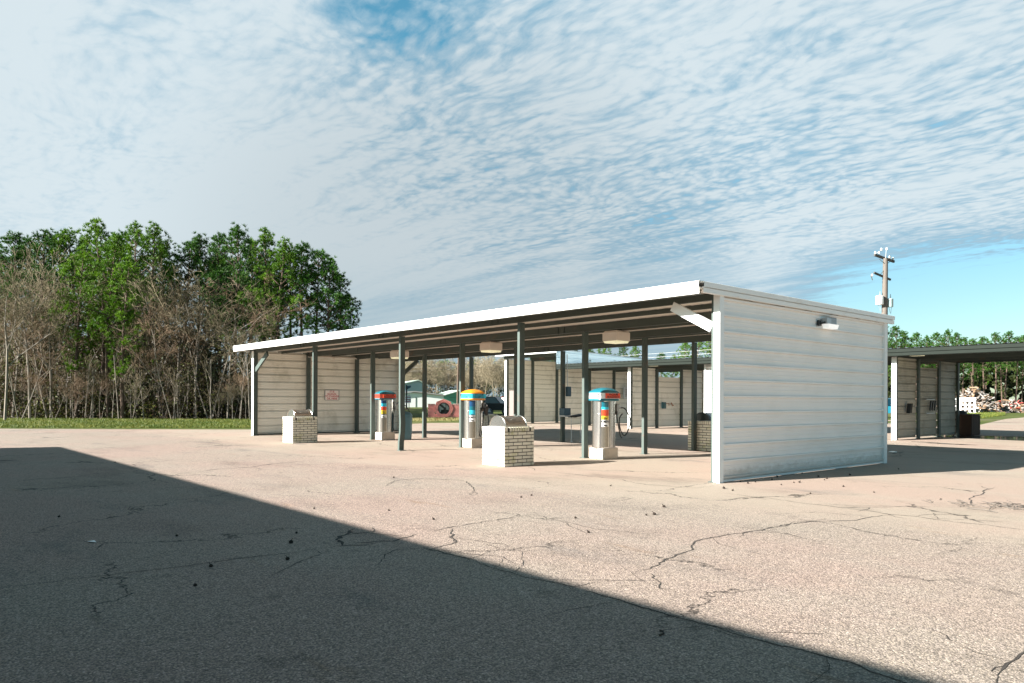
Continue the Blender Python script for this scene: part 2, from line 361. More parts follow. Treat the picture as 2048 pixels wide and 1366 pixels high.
def tag(o, label, cat, group=None, kind=None):
    o['label'] = label; o['category'] = cat
    if group: o['group'] = group
    if kind: o['kind'] = kind
    return o
def dup(root, loc, rz=0.0, label=None, scale=None, group=None):
    r = root.copy(); COL.objects.link(r); r.location = loc; r.rotation_euler = (0, 0, rz)
    if scale: r.scale = scale
    if label: r['label'] = label
    if group: r['group'] = group
    def rec(a, b):
        for ch in list(a.children):
            c = ch.copy(); COL.objects.link(c); c.parent = b; rec(ch, c)
    rec(root, r)
    return r
def sheet(name, poly, z, m, kind='structure'):
    b = MB(); b.v = [(p[0], p[1], z) for p in poly]; b.f = [tuple(range(len(poly)))]; b.mi = [0]
    o = b.build(name, m); o['kind'] = kind
    if o.data.polygons[0].normal.z < 0: o.data.flip_normals()
    return o
def text_mesh(name, body, size, m, parent, loc, rot, extrude=.002, align='CENTER', sx=1.0, space=.9):
    c = bpy.data.curves.new(name, 'FONT'); c.body = body; c.size = size; c.align_x = align; c.align_y = 'CENTER'; c.extrude = extrude; c.space_line = space
    c.offset = size * .018
    tmp = bpy.data.objects.new(name, c); COL.objects.link(tmp); bpy.context.view_layer.update()
    me = bpy.data.meshes.new_from_object(tmp.evaluated_get(bpy.context.evaluated_depsgraph_get())); me.name = name
    bpy.data.objects.remove(tmp); me.materials.clear(); me.materials.append(m)
    o = bpy.data.objects.new(name, me); COL.objects.link(o); o.parent = parent; o.location = loc; o.rotation_euler = rot; o.scale = (sx, 1, 1)
    return o

# ------------------------------------------------------------------ ground
R0 = 900
sheet('ground', [(-R0, -R0), (R0, -R0), (R0, R0), (-R0, R0)], -.012, M_TERR)
gl = [G(*p) for p in ((-60, 857), (250, 858.5), (520, 859), (760, 851), (860, 846), (1000, 845), (1130, 843))]
gr = [G(*p) for p in ((1700, 843), (1945, 853), (2010, 838), (2120, 829))]
poly = [(-70, -60)] + [(p.x, p.y) for p in gl] + [(-12, 62)] + [(p.x, p.y) for p in gr] + [(60, 60), (60, -60)]
poly[0] = (gl[0].x, -60)
sheet('parking_lot', poly, 0.0, M_LOT)
fl = [G(*p) for p in ((-150, 834.5), (100, 835), (330, 836), (480, 837.5), (640, 837), (720, 834))]
sheet('forest_floor', [(p.x, p.y) for p in fl] + [(-95, 55), (-170, 20), (-140, -60)], -.006, M_FLOOR)
ms_ = [G(*p) for p in ((800, 840), (860, 841), (925, 840), (925, 836), (860, 836), (800, 836))]
sheet('mulch_bed', [(p.x, p.y) for p in ms_], -.004, M_MULCH)
rr = [G(*p) for p in ((1700, 826.5), (1905, 825.5), (2130, 824.5), (2130, 816), (1905, 816.5), (1700, 817))]
sheet('road', [(p.x, p.y) for p in rr], -.003, M_ROADP)
# wet floor of the wash bay
rnd = random.Random(5)
pd = []
pc = G(2010, 876)
for k in range(40):
    a = 2 * PI * k / 40; r = 1 + .25 * mnoise.noise(Vector((math.cos(a) * 1.5, math.sin(a) * 1.5, 3)))
    pd.append((pc.x + 3.4 * r * math.cos(a) + .4, pc.y + 1.75 * r * math.sin(a)))
M_WATER = mat('thin_water', (.06, .075, .075), .04, var=.1, vscale=3, spec=1.0)
o = sheet('puddle', pd, .004, M_WATER); 
for (px, py, rx, ry) in ((1900, 888, .8, .22), (1850, 884.5, .5, .15)):
    c = G(px, py); sheet('puddle', [(c.x + rx * math.cos(a * PI / 10) * (1 + .2 * math.sin(a * 1.7)), c.y + ry * math.sin(a * PI / 10) * (1 + .25 * math.sin(a * 2.3))) for a in range(20)], .004, M_WATER)

# cracks (pixel polylines read off the slab, laid on the ground as thin open seams)
def C3(L): return [(x / 2.695, 860 + y / 2.695) for x, y in L]
def C4(L): return [(700 + x / 2.695, 900 + y / 2.695) for x, y in L]
def C5(L): return [(1288 + x / 2.695, 880 + y / 2.695) for x, y in L]
cr = [
 (C3([(-300, 885), (0, 855), (320, 815), (680, 770), (1000, 735), (1150, 712), (1350, 685), (1450, 675), (1580, 662), (1700, 640), (1800, 632), (1830, 618)]), .006, .01),
 (C3([(1830, 618), (1815, 590), (1870, 560), (1900, 532)]), .022, .03),
 (C3([(1820, 625), (1960, 620), (2048, 608)]), .012, .02),
 (C3([(1060, 225), (1180, 210), (1360, 200), (1450, 185), (1600, 172), (1720, 167)]), .016, .03),
 (C3([(720, 400), (900, 385), (1050, 370), (1230, 352)]), .007, .01), (C3([(600, 300), (720, 293)]), .012, .01),
 (C3([(120, 152), (380, 145), (560, 150)]), .010, .02),
 (C4([(0, 500), (90, 500), (150, 493), (230, 490), (300, 470), (370, 455)]), .014, .03),
 (C4([(425, 440), (560, 415), (640, 400), (740, 385), (870, 365), (990, 348)]), .009, .02),
 (C4([(990, 348), (1040, 355), (1060, 370), (1150, 385), (1250, 410), (1320, 425), (1480, 440), (1610, 455)]), .008, .02),
 (C4([(545, 425), (555, 450), (548, 470), (565, 495), (550, 508), (480, 522), (445, 535)]), .012, .03),
 (C4([(390, 528), (450, 540), (540, 565), (620, 580), (670, 597)]), .013, .02),
 (C4([(670, 597), (730, 625), (830, 650), (900, 672), (1000, 695), (1100, 715), (1200, 740), (1320, 712)]), .007, .02),
 (C4([(1260, 757), (1350, 780), (1440, 808), (1560, 845), (1720, 893), (1850, 925), (1960, 950), (2047, 975)]), .009, .015),
 (C4([(185, 195), (240, 168), (310, 157), (400, 155), (560, 160), (625, 170), (640, 185), (665, 205), (670, 230), (685, 238), (650, 245)]), .010, .03),
 (C4([(725, 510), (800, 525), (860, 540), (940, 548)]), .006, .02),
 (C4([(990, 110), (1060, 115), (1190, 130), (1320, 145), (1450, 158), (1540, 178), (1640, 190), (1760, 198), (1850, 205), (1960, 195)]), .011, .03),
 (C4([(1240, 305), (1280, 303)]), .008, .01), (C4([(1390, 282), (1470, 270), (1540, 257)]), .006, .01),
 (C4([(1530, 655), (1620, 640), (1680, 600), (1720, 580), (1800, 555), (1850, 535), (1835, 515), (1860, 495), (1900, 480), (2000, 465), (2047, 452)]), .010, .02),
 (C4([(1600, 660), (1640, 690), (1665, 715), (1670, 745), (1780, 772)]), .005, .03),
 (C5([(430, 515), (580, 493), (640, 485), (720, 465), (780, 455), (900, 440), (1080, 435), (1150, 433), (1200, 420), (1320, 402)]), .011, .02),
 (C5([(400, 282), (520, 298), (680, 315), (850, 340), (960, 352), (1050, 364), (1300, 362), (1460, 357), (1700, 364)]), .008, .02),
 (C5([(1700, 362), (1770, 345), (1755, 315), (1790, 300), (1830, 290), (1835, 270), (1900, 257)]), .012, .02),
 (C5([(1100, 370), (1200, 380), (1320, 402), (1470, 412), (1570, 430), (1700, 445), (1850, 458), (2000, 480), (2200, 500)]), .008, .02),
 (C5([(640, 487), (760, 505), (860, 530), (1000, 558)]), .004, .02),
 (C5([(1900, 1270), (1960, 1210), (2000, 1175), (2100, 1110)]), .008, .012),
 (C5([(140, 945), (300, 985), (480, 1045), (600, 1075), (720, 1105), (850, 1135), (1000, 1175), (1100, 1195), (1230, 1250), (1400, 1309), (1700, 1420)]), .007, .012),
 (C3([(1500, 350), (1600, 356), (1700, 358)]), .008, .02), (C3([(220, 38), (280, 44), (380, 36)]), .05, .03),
]
cb = MB(); rnd = random.Random(11)
for L, wd, jit in list(cr):
    if len(L) < 4: continue
    for a, c in zip(L[:-1], L[1:]):
        if rnd.random() < .42:
            u = rnd.random(); px = a[0] * (1 - u) + c[0] * u; py = a[1] * (1 - u) + c[1] * u; p0 = G(px, py)
            if p0.length > 60: continue
            an = rnd.uniform(0, 6.28); out = [(px, py)]; p1 = p0.copy()
            for _ in range(rnd.randrange(2, 5)):
                an += rnd.gauss(0, .5); p1 = p1 + Vector((math.cos(an), math.sin(an), 0)) * rnd.uniform(.12, .4)
                d_ = p1 - CAMP; aa = F * d_.dot(RT) / d_.dot(FW); bb = -F * d_.z / d_.dot(FW)
                out.append((1024 + aa * math.cos(ROLL) - bb * math.sin(ROLL), YH + aa * math.sin(ROLL) + bb * math.cos(ROLL)))
            cr.append((out, wd * .45, .02))
for L, wd, jit in cr:
    P3 = [G(*p) for p in L]; pts = []
    for a, b in zip(P3[:-1], P3[1:]):
        n = max(2, int((b - a).length / .07)); n = min(n, 60)
        for k in range(n): pts.append(a.lerp(b, k / n))
    pts.append(P3[-1])
    pts = [p + Vector((rnd.gauss(0, jit * .55), rnd.gauss(0, jit * .55), 0)) for p in pts]
    n = len(pts); k0 = len(cb.v)
    for i, p in enumerate(pts):
        d = (pts[min(i + 1, n - 1)] - pts[max(0, i - 1)]).normalized(); s = Vector((-d.y, d.x, 0))
        ww = max(wd * 1.9, 1.5 * (p - CAMP).length / F) * (.35 + 1.1 * rnd.random()) * min(1, .3 + 4 * min(i, n - 1 - i) / n)
        cb.v.append(tuple(p + s * ww * .5 + UP * .003)); cb.v.append(tuple(p - s * ww * .5 + UP * .003))
    for i in range(n - 1): cb.face((k0 + 2 * i, k0 + 2 * i + 2, k0 + 2 * i + 3, k0 + 2 * i + 1))
cb.build('pavement_cracks', M_CRACK, kind='structure')

# ------------------------------------------------------------------ corrugated sheet builders
RIB = .3055
def rib_profile(z0, z1, big=.028, small=.006):
    """list of (z, offset) along the height of a siding panel"""
    out = [(z0, 0)]; z = z0 + .02
    while z < z1:
        for dz, o in ((0, 0), (.012, big), (.044, big), (.054, 0), (.135, 0), (.143, small), (.163, small), (.171, 0), (.215, 0), (.223, small), (.243, small), (.251, 0)):
            if z0 < z + dz < z1: out.append((z + dz, o))
        z += RIB
    out.append((z1, 0)); return out
def panelX(mb, x, y0, y1, z0, z1, out=1, zb1=None, big=.046, shade_lines=False):
    """siding in the plane X=x, ribs towards out; zb1 = top height at y1 (sloped top handled by clipping per vertex)"""
    zb = z1 if zb1 is None else zb1
    ztop = max(z1, zb); pr = rib_profile(z0, ztop, big)
    k = len(mb.v)
    for y, zt in ((y0, z1), (y1, zb)):
        for z, o in pr: mb.v.append((x + out * o, y, min(z, zt)))
    n = len(pr)
    for i in range(n - 1):
        if shade_lines: mb.cur = 1 if (pr[i][1] >= big * .9 and pr[i + 1][1] < big * .5) else 0  # one slope of each big rib is coloured as shade
        mb.face((k + i, k + i + 1, k + n + i + 1, k + n + i))
    mb.cur = 0
def panelY(mb, y, x0, x1, z0, z1, out=-1):
    pr = rib_profile(z0, z1); k = len(mb.v); n = len(pr)
    for x in (x0, x1):
        for z, o in pr: mb.v.append((x, y + out * o, z))
    for i in range(n - 1): mb.face((k + i, k + i + 1, k + n + i + 1, k + n + i))
def roofdeck(mb, x0, x1, y0, z0, y1, z1, up=True):
    pr = []; x = x0
    while x < x1:
        for dx, o in ((0, 0), (.135, 0), (.143, .006), (.163, .006), (.171, 0), (.237, 0), (.255, .028), (.287, .028), (.3055, 0)):
            if x + dx < x1: pr.append((x + dx, o))
        x += RIB
    pr.append((x1, 0)); k = len(mb.v); n = len(pr)
    for y, z in ((y0, z0), (y1, z1)):
        for px, o in pr: mb.v.append((px, y, z + o))
    for i in range(n - 1): mb.face((k + i, k + i + 1, k + n + i + 1, k + n + i))
def fascia_prof(h):
    """two-roll eave trim: list of (out, z) from bottom lip to top"""
    return [(-.06, 0), (0, -.004), (.006, .006), (.010, h * .43), (-.022, h * .45), (-.022, h * .49), (.022, h * .51), (.026, h * .96), (.016, h), (-.09, h + .006)]

# ------------------------------------------------------------------ main canopy
BX, BY = 5.6, 2.352
canopy = thing('vacuum_canopy', 'long open white steel canopy with green-grey posts over the vacuum stations', 'canopy', (-11.2, 3.5, 0))
OFF = Vector((11.2, -3.5, 0))
def child(mb, name, m, parent, **k):
    o = mb.build(name, m, parent, **k)
    pl = parent.location if parent.parent is None else Vector((0, 0, 0))
    if parent.parent is None: o.location = -Vector(parent.location)
    return o
def zr(y): return 3.575 - .0075 * (y + .7) / 1.0     # underside of the deck
XE0, XE1 = -22.82, .10
b = MB(); roofdeck(b, XE0, XE1, -.68, zr(-.68), 7.38, zr(7.38)); child(b, 'roof_deck', M_DECK, canopy)
b = MB(); roofdeck(b, XE0, XE1, -.68, zr(-.68) + .12, 7.38, zr(7.38) + .09); child(b, 'roof_sheet', M_WHITE, canopy)
b = MB(); zf = 3.485
b.strip([Vector((0, -.70 - o, zf + z)) for o, z in fascia_prof(.225)], Vector((XE0 - .02, 0, 0)), Vector((XE1 - .02, 0, 0)))
f = child(b, 'front_fascia', M_WHITE, canopy)
for x, sg in ((XE1 + .03, 1), (XE0 - .03, -1)):
    b = MB(); pr = fascia_prof(.20); k = len(b.v)
    for y, z0 in ((-.66, 3.50), (7.42, 3.475)):
        for o, z in pr: b.v.append((x + sg * o, y, z0 + z))
    n = len(pr)
    for i in range(n - 1): b.face((k + i, k + i + 1, k + n + i + 1, k + n + i))
    child(b, 'gable_trim', M_WHITE, canopy)
b = MB(); b.strip([Vector((0, 7.42 + o, 3.50 + z)) for o, z in fascia_prof(.16)], Vector((XE0, 0, 0)), Vector((XE1, 0, 0))); child(b, 'rear_fascia', M_WHITE, canopy)
# C-section beams along each row
def cbeam(x0, x1, y, z0, z1, d=.07, t=.012):
    b = MB(); b.box(x0, x1, y - t / 2, y + t / 2, z0, z1); b.box(x0, x1, y + t / 2, y + d, z0, z0 + t); b.box(x0, x1, y + t / 2, y + d, z1 - t, z1); return b
for j in range(4):
    y = j * BY; zt = zr(y) - .006
    hb = .13 if j == 0 else .19
    b = cbeam(XE0 + .05, -.0, y - .035, zt - hb, zt)
    for k in range(1, 4):
        xs = -k * BX - 1.1
        b.box(xs - .02, xs + .02, y - .06, y - .045, zt - hb + .01, zt - .01); b.box(xs + .22, xs + .26, y - .06, y - .045, zt - hb + .01, zt - .01)
    child(b, 'beam', M_BEAM, canopy)
for y in (1.176, 3.53, 5.88, -.55):
    zt = zr(y) - .006; child(cbeam(XE0 + .05, 0, y, zt - (.10 if y > 0 else .08), zt, .05, .008), 'purlin', M_BEAM, canopy)
# posts
def cpost(x, y, ztop, bend=0, w=.085, d=.165):
    b = MB(); 
    zs = [0, .25, .55, .85, 1.3, ztop] if bend else [0, ztop]
    offs = [-.05, -.04, .02, .035, .0, 0] if bend else [0, 0]
    rings = []
    for z, o in zip(zs, offs):
        x0, x1, y0, y1 = x - w / 2 + o * bend, x + w / 2 + o * bend, y - d / 2, y + d / 2; t = .014
        # C section opening to -X
        rings.append([(x0, y0, z), (x1, y0, z), (x1, y1, z), (x0, y1, z), (x0, y1 - t, z), (x1 - t, y1 - t, z), (x1 - t, y0 + t, z), (x0, y0 + t, z)])
    b.loft(rings); b.box(x - w / 2 - .05, x + w / 2 + .05, y - d / 2 - .03, y + d / 2 + .03, 0.001, .016); return b
shift = {(1, 1): -.09, (2, 0): .19, (2, 3): -.13, (2, 1): .05, (3, 3): 0}
for i in range(1, 4):
    for j in range(4):
        zt = zr(j * BY) - (.145 if j == 0 else .205)
        o = child(cpost(-i * BX + shift.get((i, j), 0), j * BY, zt, 1 if (i, j) == (2, 0) else 0), 'post', M_POST, canopy)
        if (i, j) == (2, 0): o['label'] = 'post knocked out of true near its foot'
# bolts row plates at post heads
# end walls : near wall at X=0 (siding outside), far wall at X=-22.4
for j in range(4):
    child(cpost(-22.28, j * BY, zr(j * BY) - .01), 'post', M_POST, canopy)
    child(cpost(-.06, j * BY + (0.03 if j == 0 else 0), zr(j * BY) - .01), 'post', M_POST, canopy)
b = MB()
b.cur = 0; panelX(b, .035, .02, 7.02, .045, 3.50, 1, 3.47)
child(b, 'wall_panel', M_SIDE, canopy)
b = MB(); panelX(b, .028, .02, 7.02, .045, 3.50, 1, 3.47); child(b, 'wall_lining', M_SIDEIN, canopy)
b = MB()                                    # corner trims and bottom rail of the near wall
b.box(-.045, .095, -.075, -.068, .0, 3.56); b.box(.088, .095, -.068, .06, .0, 3.54)
child(b, 'corner_trim', M_WHITE, canopy)
b = MB(); b.box(-.045, .095, 7.128, 7.135, .0, 3.52); b.box(.088, .095, 6.97, 7.128, .0, 3.51); b.box(-.045, .088, 6.97, 6.976, 0, 3.51)
child(b, 'corner_trim', M_WHITE, canopy)
b = MB(); b.box(.03, .075, .062, 6.96, .012, .05); child(b, 'base_rail', M_WHITE, canopy)
b = MB(); panelX(b, -22.40, .0, 7.06, .05, 3.50, -1, 3.46); child(b, 'wall_panel', M_SIDE, canopy)
b = MB(); panelX(b, -22.392, .0, 7.06, .05, 3.50, -1, 3.46, .036, True); child(b, 'wall_lining', [M_SIDEIN, M_GROOVESHADE], canopy)
b = MB(); b.box(-22.44, -22.24, -.10, -.087, 0, 3.5); b.box(-22.445, -22.44, -.10, .02, 0, 3.5); child(b, 'corner_trim', M_WHITE, canopy)
b = MB(); b.box(-22.46, -22.25, 7.14, 7.15, 0, 3.48); b.box(-22.47, -22.46, 7.0, 7.15, 0, 3.48); child(b, 'corner_trim', M_WHITE, canopy)
b = MB(); b.box(-22.39, -22.33, .1, 6.95, .01, .07); child(b, 'base_rail', M_BEAM, canopy)
# knee braces
for (x0, z0, x1, z1, y) in ((-.10, 2.92, -1.02, 3.40, -.02), (-22.22, 2.72, -21.05, 3.36, .0), (-22.22, 2.66, -20.85, 3.32, 7.04), (-.10, 2.92, -1.02, 3.34, 7.06)):
    b = MB(); b.obox((x0, y, z0), (x1, y, z1), .07, .19); child(b, 'knee_brace', M_WHITE if x0 > -5 and y < 1 else M_POST, canopy)

# ------------------------------------------------------------------ lamps of the canopy
def hang_lamp(label, loc):
    r = thing('canopy_lamp', label, 'lamp', loc, group='boxy lamps under the canopy roof'); h = .265
    b = MB(); k = h
    b.loft([[(-k, -k, -.26), (k, -k, -.26), (k, k, -.26), (-k, k, -.26)], [(-k, -k, -.03), (k, -k, -.03), (k, k, -.03), (-k, k, -.03)], [(-k * .8, -k * .8, .02), (k * .8, -k * .8, .02), (k * .8, k * .8, .02), (-k * .8, k * .8, .02)]])
    b.build('lamp_housing', M_LAMP, r)
    b = MB(); q = k * .94; q2 = k * .86
    b.loft([[(-q2, -q2, -.315), (q2, -q2, -.315), (q2, q2, -.315), (-q2, q2, -.315)], [(-q, -q, -.262), (q, -q, -.262), (q, q, -.262), (-q, q, -.262)]])
    b.build('lamp_lens', M_LENS, r)
    b = MB(); b.tube([(0, 0, .02), (0, 0, .14)], .02, 8); b.obox((-.45, 0, .12), (.45, 0, .12), .05, .03); b.build('lamp_bracket', M_BEAM, r)
    return r
l0 = hang_lamp('boxy beige lamp hanging under the canopy beside the vacuum nearest the white end wall', (-5.62, 3.5, 3.42))
dup(l0, (-11.1, 3.5, 3.42), label='boxy beige lamp hanging under the middle of the canopy roof above the orange-topped vacuum')
dup(l0, (-16.75, 3.5, 3.42), label='boxy beige lamp hanging under the far end of the canopy near the corrugated end wall')
r = thing('tube_light', 'bare white fluorescent strip across the top of the canopy far wall', 'lamp', (-22.24, 3.5, 3.36))
b = MB(); b.tube([(0, -1.2, 0), (0, 1.2, 0)], .022, 8); b.build('tube', M_TUBE, r)
b = MB(); b.box(-.05, -.01, -1.22, 1.22, -.0, .05); b.box(-.03, .03, -.04, .04, -.05, .05); b.build('tube_holder', M_LAMP, r)
r = thing('wall_lamp', 'small white floodlight fixed high on the outside of the near end wall', 'lamp', (.07, 3.93, 3.24))
b = MB(); b.box(.0, .13, -.10, .34, .0, .13, .012)
for k in range(6): b.box(.03, .135, .10 + k * .04, .115 + k * .04, .0, .15)
b.build('lamp_housing', M_GALV, r)
b = MB(); b.loft([[(0.02, -.06, -.10), (.14, -.06, -.10), (.14, .36, -.10), (.02, .36, -.10)], [(.0, -.08, -.005), (.16, -.08, -.005), (.16, .38, -.005), (.0, .38, -.005)]]); b.build('lamp_lens', M_LENSW, r)
b = MB(); b.tube([(-.02, -.22, .02), (.05, -.2, .0), (.08, -.1, .03)], .018, 8); b.box(-.01, .03, -.28, -.16, -.05, .07); b.build('lamp_bracket', M_BLACK, r)

# ------------------------------------------------------------------ sign on far wall
def flat_sign(name, label, loc, w, h, lines, m_bg, m_ink, size, rot, sx=1.0):
    r = thing(name, label, 'sign', loc, rot)
    b = MB(); b.box(0, .008, -w / 2, w / 2, -h / 2, h / 2); b.build('sign_board', m_bg, r)
    b = MB()
    for a_ in (-1, 1):
        b.box(-.003, .014, a_ * w / 2 - .018, a_ * w / 2 + .018, -h / 2, h / 2); b.box(-.003, .013, -w / 2 + .019, w / 2 - .019, a_ * h / 2 - .012, a_ * h / 2 + .012)
    b.build('sign_frame', M_STEELD, r)
    text_mesh('sign_lettering', lines, size, m_ink, r, (.010, 0, 0), (PI / 2, 0, PI / 2), .001, sx=sx)
    return r
M_SIGNBG = mat('cream_sign_paint', (.88, .80, .76), .5, var=.05)
flat_sign('wall_sign', 'small cream sign with red capital letters on the far corrugated wall of the canopy', (-22.36, 3.50, 1.70), .68, .44, 'IT IS\nILLEGAL\nTO CHANGE\nOIL HERE', M_SIGNBG, M_REDINK, .115, 0, 1.05)

# ------------------------------------------------------------------ brick trash bins
def brick_bin(label, loc, dark=False):
    r = thing('brick_trash_bin', label, 'trash bin', loc, group='white brick trash bins beside the canopy posts')
    W, D, H = .82, .90, .80     # X, Y
    bl, bh, mj = .258, .057, .017
    b = MB(); b.cur = 1; b.box(-W / 2 + .006, W / 2 - .006, -D / 2 + .006, D / 2 - .006, 0, H + .1)
    b.cur = 0; n = 10; rnd = random.Random(3)
    ch = H / n
    for c in range(n):
        z0 = c * ch + mj / 2; z1 = (c + 1) * ch - mj / 2
        for axis in (0, 1):
            L = W if axis == 0 else D; edge = -L / 2; off = 0 if (c + axis) % 2 else -.1375
            x = -L / 2 + off
            while x < L / 2 - .01:
                a = max(x, -L / 2); e = min(x + bl, L / 2); x += bl + mj
                if e - a < .02: continue
                if L / 2 - e < .03: e = L / 2
                for sd in (-1, 1):
                    dd = (D if axis == 0 else W) / 2
                    j = rnd.uniform(-.001, .001)
                    p0, p1 = (dd - .05 + j, dd + j) if sd > 0 else (-dd - j, -dd + .05 - j)
                    if axis == 0: b.box(a if a > -L / 2 else a + .0, e, p0, p1, z0, z1, .003)
                    else: b.box(p0, p1, max(a, -D / 2 + .051), min(e, D / 2 - .051), z0, z1, .003) if min(e, D / 2 - .051) - max(a, -D / 2 + .051) > .015 else None
    # rowlock course
    z0, z1 = H + mj / 2, H + .105
    for axis in (0, 1):
        L = W + .02 if axis == 0 else D + .02; nb = 11 if axis == 0 else 12; st = L / nb
        for i in range(nb):
            a = -L / 2 + i * st + mj / 2; e = a + st - mj
            for sd in (-1, 1):
                dd = (D if axis == 0 else W) / 2 + .01
                p0, p1 = (dd - .1, dd) if sd > 0 else (-dd, -dd + .1)
                if axis == 0: b.box(a, e, p0, p1, z0, z1, .003)
                elif a > -D / 2 + .1 and e < D / 2 - .1: b.box(p0, p1, a, e, z0, z1, .003)
    b.build('brick_body', [M_BRICK, M_MORT], r)
    b = MB(); b.box(-.33, .33, -.36, .36, H + .10, H + .125); b.build('bin_rim', M_STEELD, r)
    # barrel-vaulted lid with swing door
    b = MB(); R = .285; n = 16; z = H + .125; m1 = M_BLACK if dark else M_STEELD
    rings = []
    for y in (-.32, .32):
        rings.append([(R * math.cos(PI * k / n), y, z + R * .82 * math.sin(PI * k / n)) for k in range(n + 1)])
    b.loft(rings); b.tube([(R * 1.02 * math.cos(PI * k / n), -.325, z + R * .84 * math.sin(PI * k / n)) for k in range(n + 1)], .008, 6)
    b.tube([(R * 1.02 * math.cos(PI * k / n), .325, z + R * .84 * math.sin(PI * k / n)) for k in range(n + 1)], .008, 6)
    lid = b.build('bin_lid', mat('black_bin_lid', (.02, .03, .028), .3, var=.1) if dark else M_STEEL, r, smooth=True)
    b = MB(); ang0, ang1 = .12 * PI, .36 * PI; seg = 6; kk = []
    pr = [Vector((R * 1.012 * math.cos(ang0 + (ang1 - ang0) * q / seg), 0, z + R * .832 * math.sin(ang0 + (ang1 - ang0) * q / seg))) for q in range(seg + 1)]
    b.strip(pr, Vector((0, -.22, 0)), Vector((0, .22, 0))); b.tube([pr[3] + Vector((.01, -.08, .01)), pr[3] + Vector((.03, 0, .03)), pr[3] + Vector((.01, .08, .01))], .008, 6)
    b.build('lid_flap', M_STEELD, r, smooth=True)
    return r
bn = brick_bin('white brick trash bin with shiny domed steel lid, largest and nearest the viewer', (-5.31, -.65, 0))
dup(bn, (-16.72, -.60, 0), .0, 'white brick trash bin with domed lid in front of the far corrugated end wall')
bd = brick_bin('brick trash bin with black lid beside the white near end wall', (-5.50, 7.62, 0), True)
dup(bd, (-16.72, 7.62, 0), 0, 'brick trash bin with dark lid at the rear of the canopy behind the orange-topped vacuum')
b = MB(); b.box(-5.40, -5.23, 7.11, 7.15, .78, .86); 

# ------------------------------------------------------------------ vacuums
def stadium(cx, cy, hw, hd, z, n=28, p=3.2):
    R = []
    for k in range(n):
        a = 2 * PI * k / n; c, s_ = math.cos(a), math.sin(a)
        R.append((cx + hw * math.copysign(abs(c) ** (2 / p), c), cy + hd * math.copysign(abs(s_) ** (2 / p), s_), z))
    return R
def curved_panel(mb, hw, hd, z0, z1, a0, a1, grow=.006, p=2.6, seg=8):
    pr = []
    for k in range(seg + 1):
        a = a0 + (a1 - a0) * k / seg; c, s_ = math.cos(a), math.sin(a)
        pr.append(((hw + grow) * math.copysign(abs(c) ** (2 / p), c), (hd + grow) * math.copysign(abs(s_) ** (2 / p), s_)))
    k0 = len(mb.v)
    for z in (z0, z1):
        for x, y in pr: mb.v.append((x, y, z))
    n = len(pr)
    for i in range(n - 1): mb.face((k0 + i, k0 + i + 1, k0 + n + i + 1, k0 + n + i))
def panel_pt(hw, hd, a, z, grow=.012, p=2.6):
    c, s_ = math.cos(a), math.sin(a)
    return Vector(((hw + grow) * math.copysign(abs(c) ** (2 / p), c), (hd + grow) * math.copysign(abs(s_) ** (2 / p), s_), z))
